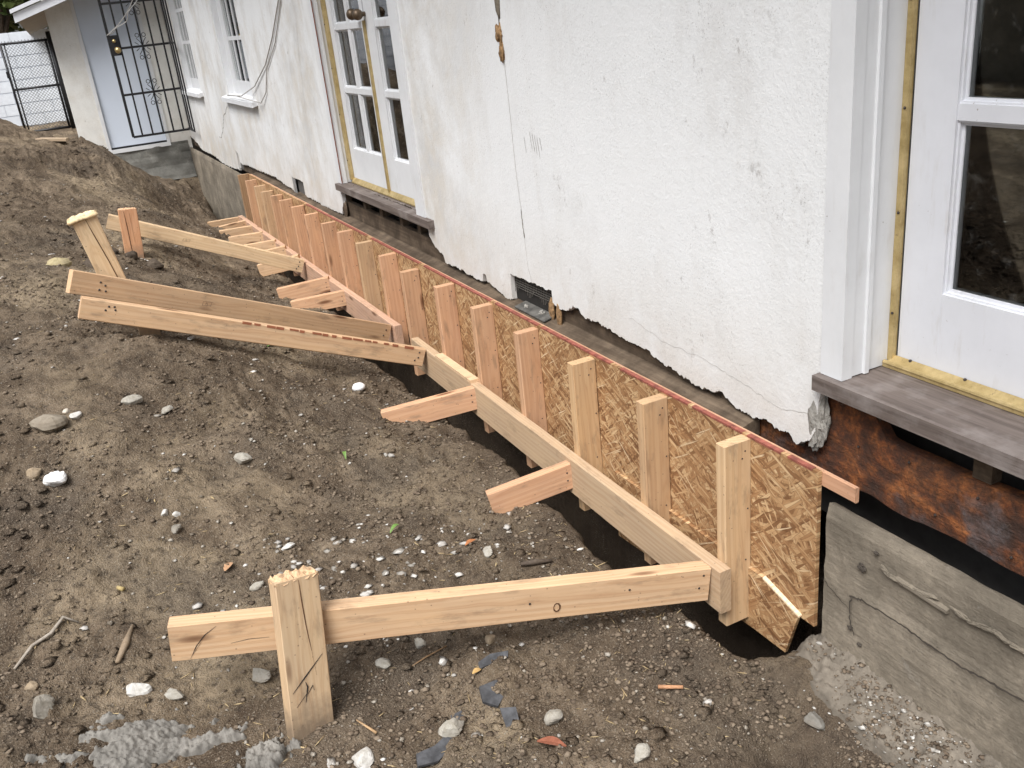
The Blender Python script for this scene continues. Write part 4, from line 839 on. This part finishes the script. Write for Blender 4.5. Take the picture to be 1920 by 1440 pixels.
# local: X up, Z across the face, +Y towards the viewer side
tag(s1, 'nearest stake with splintered top, black slash and hand drawn mark on its face', 'stake', GS)
o_ = L-(B-A).length
strokes(s1, M, [[(o_+.135, .012), (o_+.17, .05), (o_+.215, .10)], [(o_+.095, .018), (o_+.125, .05)], [(o_+.155, .048), (o_+.14, .052), (o_+.10, .043)], [(o_+.12, .05), (o_+.14, .066), (o_+.125, .068)]], .0038, PENCIL, 'marker_line', .0014)
strokes(s1, M, [[(L-.005, .060), (L-.06, .062), (L-.13, .066), (L-.20, .073)]], .003, SPLIT, 'split', .0014)
strokes(s1, M, [[(L-.20, .073), (L-.27, .079)]], .0015, SPLIT, 'split', .0014)
def crush(parent, M, L, w, t, seed, amp, color, name, lift=.012, over=.006, y0=None):
    R_ = np.random.default_rng(seed); n1, n2 = 16, 8; v, f = [], []; y0 = -t if y0 is None else y0
    for i in range(n1):
        for j in range(n2):
            u, q = i/(n1-1), j/(n2-1); e = min(u, 1-u, q, 1-q)
            v.append((L+(lift*min(1, e*7)+R_.uniform(-amp, amp)) if e > 0 else L-.006+R_.uniform(-.004, .004), y0+(q*(t+2*over)-over)+R_.uniform(-.002, .002), u*(w+2*over)-over+R_.uniform(-.002, .002)))
    for i in range(n1-1):
        for j in range(n2-1): b = i*n2+j; f.append((b, b+n2, b+n2+1, b+1))
    return mesh_obj(name, v, f, LUM, parent, M, False, color)
crush(s1, M, L, .113, .048, 4, .007, (.60, .42, .26), 'splintered_top', .006, .001)
A = Vector((-1.392, 4.01, .10)); B = Vector((-1.462, 3.985, .515)); A2 = A-(B-A)*.3
s2, M, L = board('stake', A2, B, (1, 0, 0), (-.042, 0), (0, .096), (.66, .50, .32), None, 9)
tag(s2, 'tall pale stake with mushroomed top and a long split, behind the two crossing boards', 'stake', GS)
strokes(s2, M, [[(L-.01, .052), (L-.08, .056), (L-.20, .065), (L-.33, .070), (L-.43, .072)]], .004, SPLIT, 'split', .0014)
q = crush(s2, M, L, .096, .042, 5, .003, (.74, .60, .40), 'mushroomed_top', .007, .005)
mb = MB().tube([(L-.004, -.046, -.006), (L-.006, .006, -.009), (L-.005, .006, .04), (L-.003, .005, .099), (L-.004, -.044, .101), (L-.004, -.047, .05), (L-.004, -.044, -.004)], [.0075, .009, .006, .0085, .0065, .009, .0075], 7); mb.build('crushed_rim', LUM, q, M, True, (.72, .58, .36))
A = Vector((-1.225, 5.96, -.10)); B = Vector((-1.196, 5.98, .225)); A2 = A-(B-A)*.35
s3, M, L = board('stake', A2, B, (1, 0, 0), (-.05, 0), (0, .105), (.54, .30, .17), None, 9)
tag(s3, 'short reddish split stake in front of the far brace board', 'stake', GS)
strokes(s3, M, [[(L-.01, .03), (L-.10, .036), (L-.22, .040), (L-.32, .046)]], .005, SPLIT, 'split', .0014); strokes(s3, M, [[(L-.02, .06), (L-.2, .066)]], .003, SPLIT, 'split', .0014)
crush(s3, M, L, .105, .05, 6, .005, (.62, .42, .26), 'splintered_top', .004, .0)
st, M, L = board('stake', (-1.33, 3.90, -.15), (-1.33, 3.90, .105), (1, 0, 0), (-.04, 0), (0, .08), (.40, .29, .18), None, 4)
tag(st, 'short stub of wood under the left end of the crossing boards', 'stake', GS)

# ================================================================ debris one can pick out
def stone_mesh(sc, seed, npl=11):
    """an angular stone: a ball cut back by random planes, then roughened"""
    r = np.random.default_rng(seed); mb = MB().ball((0, 0, 0), 1, 18, 12); P_ = np.array(mb.v)
    nrm = r.normal(0, 1, (npl, 3)); nrm /= np.linalg.norm(nrm, axis=1)[:, None]; d = r.uniform(.55, .85, npl)
    q = P_ @ nrm.T; k = np.min(np.where(q > 1e-3, d[None]/np.maximum(q, 1e-3), 9), axis=1); P_ = P_*np.minimum(k, 1.05)[:, None]
    o = r.uniform(0, 40, 2); P_ *= (1+.07*perlin(P_[:, 0]*5+o[0], P_[:, 1]*5+P_[:, 2]*4+o[1]))[:, None]
    return [tuple(p) for p in P_*np.array(sc)*1.2], mb.f
def rock(name, x, y, sx, sy, sz, color, label, cat, group, mat=ROCK, seed=0, amp=.22, facet=True, sink=.42, rz=None, tilt=0):
    vv, ff = stone_mesh((sx, sy, sz), seed)
    M = Matrix.Translation((x, y, g1(x, y)+sz*(1-2*sink))) @ Matrix.Rotation(rz if rz is not None else random.uniform(0, 6), 4, 'Z') @ Matrix.Rotation(tilt, 4, 'X')
    o = mesh_obj(name, vv, ff, mat, None, M, not facet, color); tag(o, label, cat, group); return o
WHT, GRY, TANR, PGY = (.58, .57, .54), (.26, .24, .205), (.33, .26, .18), (.38, .36, .315)
GR = 'stones lying on the dirt'
ROCKS = [(-1.621, 2.227, .034, .030, .027, WHT, 'white angular rock left of the nearest stake, below the brace end'), (-1.833, 2.222, .032, .027, .026, GRY, 'rounded grey rock at the lower left, left of the white angular rock'),
 (-1.317, 2.167, .036, .026, .022, PGY, 'pale grey rock just left of the nearest stake under the brace'), (-1.721, 3.078, .034, .028, .03, (.82, .82, .82), 'brightest white stone, on the left slope beside a small tan rock'),
 (-1.775, 3.115, .022, .02, .018, TANR, 'small tan rock left of the brightest white stone'), (-1.705, 3.30, .056, .044, .036, (.27, .235, .185), 'large flat grey brown stone half buried on the left slope'),
 (-1.619, 3.325, .026, .016, .012, WHT, 'flat white chip right of the large half buried stone'), (-1.437, 3.414, .036, .022, .018, PGY, 'pale oblong stone in the middle of the left slope'),
 (-1.423, 3.452, .018, .014, .012, (.22, .24, .29), 'small blue grey stone touching the pale oblong stone'), (-1.326, 3.393, .028, .018, .012, PGY, 'flat pale stone right of the oblong one on the slope'),
 (-1.135, 3.101, .034, .026, .02, PGY, 'mottled grey rock alone in the middle of the dirt slope'), (-1.415, 2.805, .020, .019, .016, GRY, 'round grey pebble below two white pebbles on the left'),
 (-1.434, 2.862, .014, .012, .010, WHT, 'upper left white pebble of the pair above the round grey pebble'), (-1.40, 2.858, .012, .010, .008, WHT, 'small white pebble close to the other white pebble on the left'),
 (-.937, 1.743, .034, .026, .02, PGY, 'white rough stone at the bottom lying against the largest black slate'), (-.699, 1.657, .024, .022, .018, PGY, 'light crumbly stone right of the leaning slate at the bottom'),
 (-.572, 1.445, .028, .020, .016, PGY, 'pale stone at the bottom edge right of the red leaf'), (-.887, 2.095, .018, .016, .018, PGY, 'smooth grey pebble just below the middle of the nearest brace'),
 (-.709, 1.99, .019, .014, .012, TANR, 'flat tan stone under the right half of the nearest brace'), (-1.005, 2.062, .022, .018, .014, PGY, 'blocky grey stone just right of the nearest stake'),
 (-.558, 2.308, .022, .016, .014, PGY, 'pale flat stone near the trench above the nearest brace'), (-1.54, 2.182, .028, .016, .013, PGY, 'pale lumpy stone right of the white angular rock'),
 (-1.165, 1.778, .036, .024, .016, WHT, 'white stone at the bottom edge left of the largest black slate'), (-1.568, 5.148, .055, .035, .03, (.40, .34, .20), 'yellowish rock on the mound left of the mushroomed stake'),
 (-1.86, 2.314, .016, .012, .010, TANR, 'small tan pebble at the left edge above the rounded grey rock'), (-1.643, 3.37, .014, .012, .010, (.52, .47, .40), 'small beige pebble above the flat white chip on the slope'),
 (-1.132, 5.92, .032, .026, .02, WHT, 'white stone at the foot of the reddish split stake'), (-1.473, 2.404, .020, .016, .011, (.55, .55, .53), 'white chip of stone above the brace end on the left'),
 (-.15, 1.315, .03, .022, .016, (.20, .19, .17), 'dark grey stone in the hollow beside the concrete footing'), (.0, 1.335, .014, .008, .018, (.82, .82, .80), 'white shard stuck on the concrete footing at the lower right'),
 (-1.11, 2.62, .020, .014, .012, WHT, 'white stone just above the top of the nearest stake'), (-1.24, 2.50, .022, .014, .012, PGY, 'pale stone behind the brace left of the nearest stake')]
for i, (x, y, sx, sy, sz, c, lab) in enumerate(ROCKS): rock('stone', x, y, sx, sy, sz, c, lab, 'stone', GR, seed=100+i)
for k, (x, y, r_, lab) in enumerate(((-1.43, 5.36, .055, 'dark clod left of the mushroomed stake, above the crossing boards'), (-1.20, 5.80, .045, 'dark clod in front of the foot of the reddish split stake'), (-1.08, 5.76, .05, 'dark clod to the right of the foot of the reddish split stake'), (-1.30, 5.83, .04, 'dark clod between the mushroomed stake and the reddish stake'))):
    rock('soil_clod', x, y, r_, r_*.85, r_*.7, (.085, .066, .05), lab, 'clod', 'dark clods around the far stakes', seed=300+k, amp=.35)
def plate(x, y, pts, th, mat, name, label, cat, group=None, tilt=(0, 0), color=None, lift=-.002):
    n = len(pts); v = [(px_, py_, th) for px_, py_ in pts]+[(px_*1.02, py_*1.02, 0) for px_, py_ in pts]
    f = [tuple(range(n)), tuple(reversed(range(n, 2*n)))]+[(i, i+n, (i+1) % n+n, (i+1) % n) for i in range(n)]
    M = Matrix.Translation((x, y, g1(x, y)+lift)) @ Matrix.Rotation(tilt[0], 4, 'X') @ Matrix.Rotation(tilt[1], 4, 'Y')
    return tag(mesh_obj(name, v, f, mat, None, M, False, color), label, cat, group)
GSL = 'black slate fragments on the dirt'
plate(-.80, 1.79, [(-.034, -.01), (-.004, -.036), (.036, -.006), (.030, .036), (-.024, .034)], .008, SLATE, 'slate_fragment', 'square black slate fragment right of the nearest stake', 'slate', GSL, (.35, .1))
plate(-.793, 1.70, [(-.022, -.03), (.012, -.034), (.024, .02), (-.014, .036)], .007, SLATE, 'slate_fragment', 'narrow dark slate fragment leaning below the square one', 'slate', GSL, (.5, -.2), None, .012)
plate(-.985, 1.70, [(-.07, -.016), (-.02, -.024), (.01, -.012), (.04, -.018), (.052, .010), (.022, .034), (-.01, .020), (-.06, .018)], .007, SLATE, 'slate_fragment', 'largest black slate sheet at the bottom under the white rough stone', 'slate', GSL, (.2, .05))
plate(-.745, 1.90, [(-.045, -.012), (.04, -.012), (.05, .006), (.0, .018), (-.04, .008)], .006, SLATE, 'slate_fragment', 'thin greenish dark slate sliver below the nearest brace', 'slate', GSL, (.3, 0))
plate(-.90, 1.795, [(-.022, -.015), (.022, -.012), (.018, .016), (-.016, .014)], .005, SLATE, 'slate_fragment', 'small dark slate flake left of the square slate', 'slate', GSL, (.1, 0))
def stick(name, pts, r, mat, label, cat, color=None, group=None, flat_=1):
    P_ = [(x, y, g1(x, y)+dz) for x, y, dz in pts]; mb = MB().tube(P_, r, 6)
    return tag(mb.build(name, mat, None, None, True, color), label, cat, group)
GT = 'wood slivers and twigs on the dirt'
stick('bark_sliver', [(-1.655, 2.335, .006), (-1.625, 2.39, .010), (-1.598, 2.45, .008)], [.006, .011, .004], CHIP, 'flat bark sliver pointing up the slope left of the brace end', 'bark', (.30, .23, .16), GT)
stick('dry_root', [(-1.90, 2.42, .004), (-1.85, 2.47, .012), (-1.80, 2.485, .008), (-1.765, 2.53, .010), (-1.73, 2.52, .006)], [.004, .005, .006, .005, .003], CHIP, 'pale crooked dry root at the left edge', 'root', (.36, .32, .27), GT)
stick('wood_splinter', [(-.412, 1.60, .008), (-.365, 1.557, .008)], [.006, .005], CHIP, 'short orange wood splinter on the bare dirt below the brace end', 'splinter', (.50, .27, .15), GT)
stick('dry_stalk', [(-.945, 2.02, .005), (-.89, 2.033, .009), (-.825, 2.04, .006)], [.002, .0025, .002], CHIP, 'long thin brown stalk below the middle of the nearest brace', 'stalk', (.28, .18, .10), GT)
stick('wood_splinter', [(-1.138, 1.895, .006), (-1.105, 1.84, .007)], [.002, .004], CHIP, 'thin pale splinter right of the foot of the nearest stake', 'splinter', (.48, .32, .18), GT)
stick('bark_strip', [(-.495, 2.21, .006), (-.45, 2.195, .010), (-.40, 2.18, .006)], [.006, .010, .005], CHIP, 'dark bark strip above the nearest brace near the trench', 'bark', (.09, .07, .055), GT)
stick('wood_chip', [(-1.615, 2.61, .008), (-1.60, 2.595, .008)], [.006, .008], CHIP, 'small yellow wood chip on the left slope above the brace', 'chip', (.46, .36, .17), GT)
def leafm(x, y, l, w, rz, mat, name, label, color=None, cat='leaf', curl=.2):
    v, f = [], []
    for i in range(7):
        t = i/6; ww = w*math.sin(math.pi*min(.97, max(.04, t)))**.8; zc = curl*l*math.sin(math.pi*t)*.5
        v += [(l*(t-.5), -ww, zc+.25*ww), (l*(t-.5), 0, zc), (l*(t-.5), ww, zc+.25*ww)]
    for i in range(6):
        for k in range(2): b = i*3+k; f.append((b, b+3, b+4, b+1))
    return tag(mesh_obj(name, v, f, mat, None, Matrix.Translation((x, y, g1(x, y)+.008)) @ Matrix.Rotation(rz, 4, 'Z'), False, color), label, cat, 'fallen leaves and sprigs')
leafm(-.745, 1.575, .075, .014, -.8, CHIP, 'dead_leaf', 'dead red brown leaf at the bottom right of the slate', (.27, .10, .06))
leafm(-.574, 2.414, .045, .010, .3, CHIP, 'dead_leaf', 'small orange dead leaf near the trench', (.42, .17, .07))
leafm(-1.302, 2.60, .046, .014, .9, CHIP, 'dead_leaf', 'flat tan dead leaf above the nearest brace', (.48, .29, .17))
leafm(-.80, 1.885, .030, .009, .2, CHIP, 'dead_leaf', 'tiny yellow dead leaf above the square slate', (.52, .34, .14))
leafm(-.773, 2.558, .055, .008, .5, GREEN, 'green_sprig', 'bright green sprig in the dirt behind the nearest brace', None, 'sprig', .5)
leafm(-.776, 3.081, .050, .007, 1.4, GREEN, 'green_sprig', 'little green shoot in the middle of the dirt slope', None, 'sprig', .8)
leafm(-.775, 4.10, .075, .010, .1, GREEN, 'green_sprig', 'green leaf lying below the lower crossing board', None, 'sprig', .2)
vv, ff = lump_mesh((0, 0, 0), (.030, .026, .020), 77, 12, 8, .08)
mc = mesh_obj('white_cup_fragment', vv, ff, m_plain('glazed_white', (.82, .82, .82), .25, 0, .03), None, Matrix.Translation((-.513, 3.73, g1(-.513, 3.73)+.022)), True)
tag(mc, 'white glazed fragment standing on the dirt at the trench edge', 'fragment')
def crust(name, cx, cy, rx, ry, hgt, n, seed, label):
    """thin ragged sheet of old mortar lying on the soil, with its own thickness"""
    gx, gy = np.meshgrid(np.linspace(-1.25, 1.25, n), np.linspace(-1.25, 1.25, int(n*.6)), indexing='ij'); X = cx+gx*rx; Y = cy+gy*ry
    m = 1-np.hypot(gx, gy) + .75*perlin(gx*2.2+seed, gy*2.2) + .35*perlin(gx*6, gy*6+seed) + .2*perlin(gx*14, gy*14+seed)
    Zg = smooth0(X, Y)+.045*perlin(X*2.3, Y*2.3)+.032*perlin(X*6+4, Y*6); top = Zg-.05 + np.clip(m*2.2, 0, 1)**.4*(hgt+.05) + np.where(m > 0, .2*hgt*perlin(X*26+seed, Y*26)+.4*hgt*perlin(X*60, Y*60+seed)+.45*hgt*perlin(X*125, Y*125), 0)
    V_ = np.stack([X, Y, top], -1).reshape(-1, 3); idx = np.arange(X.size).reshape(X.shape); f = []
    for a in range(X.shape[0]-1):
        for b in range(X.shape[1]-1):
            if m[a:a+2, b:b+2].max() > -.04: f.append((int(idx[a, b]), int(idx[a+1, b]), int(idx[a+1, b+1]), int(idx[a, b+1])))
    return tag(mesh_obj(name, V_, f, MORTAR_LUMP, None, None, True), label, 'mortar')
crust('mortar_crust', -1.63, 2.03, .22, .10, .022, 160, 3.3, 'ragged grey crust of old mortar at the lower left')
crust('mortar_lump', -1.37, 1.905, .075, .06, .03, 60, 8.1, 'grey mortar lump at the left foot of the nearest stake')
pl_, M, L = board('wood_plank', (-1.56, 12.1, .245), (-1.25, 12.0, .205), (0, 0, 1), (-.08, .03), (-.02, .012), (.40, .32, .23), None, 4); tag(pl_, 'short weathered plank on the dirt in front of the chain link gate', 'plank')

# ================================================================ scattered crumbs, gravel and straw (uncountable)
def scatter(name, n, size, mat, seed, dens, label, flat_=.7, color=None, yr=(1.35, 9.0), stretch=1.0, sink=.35, xr=None, zf=None):
    R_ = np.random.default_rng(seed); k = n*5
    y = yr[0]*(yr[1]/yr[0])**R_.uniform(0, 1, k); x = -R_.uniform(.12, 2.2, k)
    x = np.where(x > np.interp(y, XE[:, 0], XE[:, 1])-.02, np.interp(y, XE[:, 0], XE[:, 1])-.03-R_.uniform(0, .3, k), x)
    if xr: x = R_.uniform(xr[0], xr[1], k)
    d = dens(x, y); keep = R_.uniform(0, 1, k) < d; x, y = x[keep][:n], y[keep][:n]; n = len(x)
    z = np.maximum(ground_z(x, y), zf(x, y)) if zf else ground_z(x, y); s = size[0]*(size[1]/size[0])**(R_.uniform(0, 1, n)**2.2)
    base = np.array([(1, 0, 0), (-1, 0, 0), (0, 1, 0), (0, -1, 0), (0, 0, 1), (0, 0, -1), (.6, .6, .55), (-.6, .6, .5), (.6, -.6, .5), (-.6, -.6, .55)], float)
    fc = np.array([(0, 6, 4), (6, 2, 4), (2, 7, 4), (7, 1, 4), (1, 9, 4), (9, 3, 4), (3, 8, 4), (8, 0, 4), (0, 2, 6), (2, 1, 7), (1, 3, 9), (3, 0, 8), (0, 5, 2), (2, 5, 1), (1, 5, 3), (3, 5, 0)])
    v = base[None]*R_.uniform(.7, 1.25, (n, 10, 1)); v = v*(s[:, None, None]*np.stack([R_.uniform(.7, 1.2, n)*stretch, R_.uniform(.7, 1.2, n), R_.uniform(.5, 1, n)*flat_], -1)[:, None, :])
    a = R_.uniform(0, 6.28, n); ca, sa = np.cos(a)[:, None], np.sin(a)[:, None]; X = v[..., 0]*ca-v[..., 1]*sa; Y = v[..., 0]*sa+v[..., 1]*ca
    v = np.stack([X+x[:, None], Y+y[:, None], v[..., 2]+(z+s*flat_*(1-2*sink))[:, None]], -1)
    F_ = (fc[None]+(np.arange(n)*10)[:, None, None]).reshape(-1, 3); V_ = v.reshape(-1, 3)
    me = bpy.data.meshes.new(name); me.vertices.add(len(V_)); me.vertices.foreach_set('co', V_.ravel()); me.loops.add(F_.size); me.loops.foreach_set('vertex_index', F_.ravel().astype(np.int32))
    me.polygons.add(len(F_)); me.polygons.foreach_set('loop_start', np.arange(0, F_.size, 3, dtype=np.int32)); me.polygons.foreach_set('loop_total', np.full(len(F_), 3, dtype=np.int32)); me.update(); me.validate()
    me.materials.append(mat); o = bpy.data.objects.new(name, me); link(o); tag(o, label, kind='stuff')
    if color: o.color = (*color, 1)
    return o
clump = lambda fx, lo, k: (lambda x, y: np.clip(lo+k*perlin(x*fx+17, y*fx+3), 0.02, 1))
def m_pos(name, stops, sc):
    n = NT(name); r = n.vor(n.pos, sc, 'F1', '3D', 1); return n.done(n.ramp(n.sep(r)[0], stops), .9, n.bump(n.noise(n.pos, 160, 3), .4, .003), spec=.15)
CLOD = m_pos('soil_crumbs', [(0, (.080, .060, .043)), (.5, (.145, .111, .080)), (1, (.22, .175, .128))], 60)
GRAV = m_pos('pale_gravel', [(0, (.13, .108, .082)), (.5, (.24, .21, .17)), (.9, (.34, .31, .265)), (1, (.48, .46, .42))], 70)
RUBM = m_pos('pale_rubble', [(0, (.22, .20, .17)), (.5, (.36, .34, .31)), (1, (.60, .58, .54))], 45)
scatter('soil_clods', 2600, (.006, .022), SOIL, 9, clump(1.9, .25, 1.8), 'half buried soil clods of many sizes', .6, None, (1.35, 9.5), 1.1, .42)
scatter('soil_crumbs', 34000, (.0016, .0105), CLOD, 1, clump(1.6, .55, 1.4), 'loose brown soil crumbs')
scatter('gravel', 3000, (.0016, .010), GRAV, 2, clump(1.3, .35, 1.6), 'pale grit and gravel scattered over the soil')
scatter('rubble', 1300, (.004, .019), RUBM, 3, lambda x, y: np.clip(1.25-np.hypot((x+.92)/.42, (y-2.45)/.28), .035, 1), 'pale rubble bits around the nearest brace', .55, None, (1.35, 8), 1.35, .42)
scatter('dry_straw', 900, (.0012, .0028), m_pos('straw_bits', [(0, (.22, .16, .09)), (1, (.45, .35, .20))], 30), 4, clump(1.2, .4, 1.2), 'dry straw and root bits', .6, None, (1.35, 6), 9.0, .0)

scatter('footing_grit', 1500, (.0016, .009), CLOD, 21, clump(6, .45, 1.6), 'loose soil and grit lying on the concrete footing', .6, None, (.75, 1.46), 1.1, .4, (-.16, .008), footing_z)
scatter('footing_gravel', 260, (.0018, .010), RUBM, 22, clump(6, .45, 1.6), 'pale mortar bits lying on the concrete footing', .6, None, (.75, 1.46), 1.2, .4, (-.16, .008), footing_z)
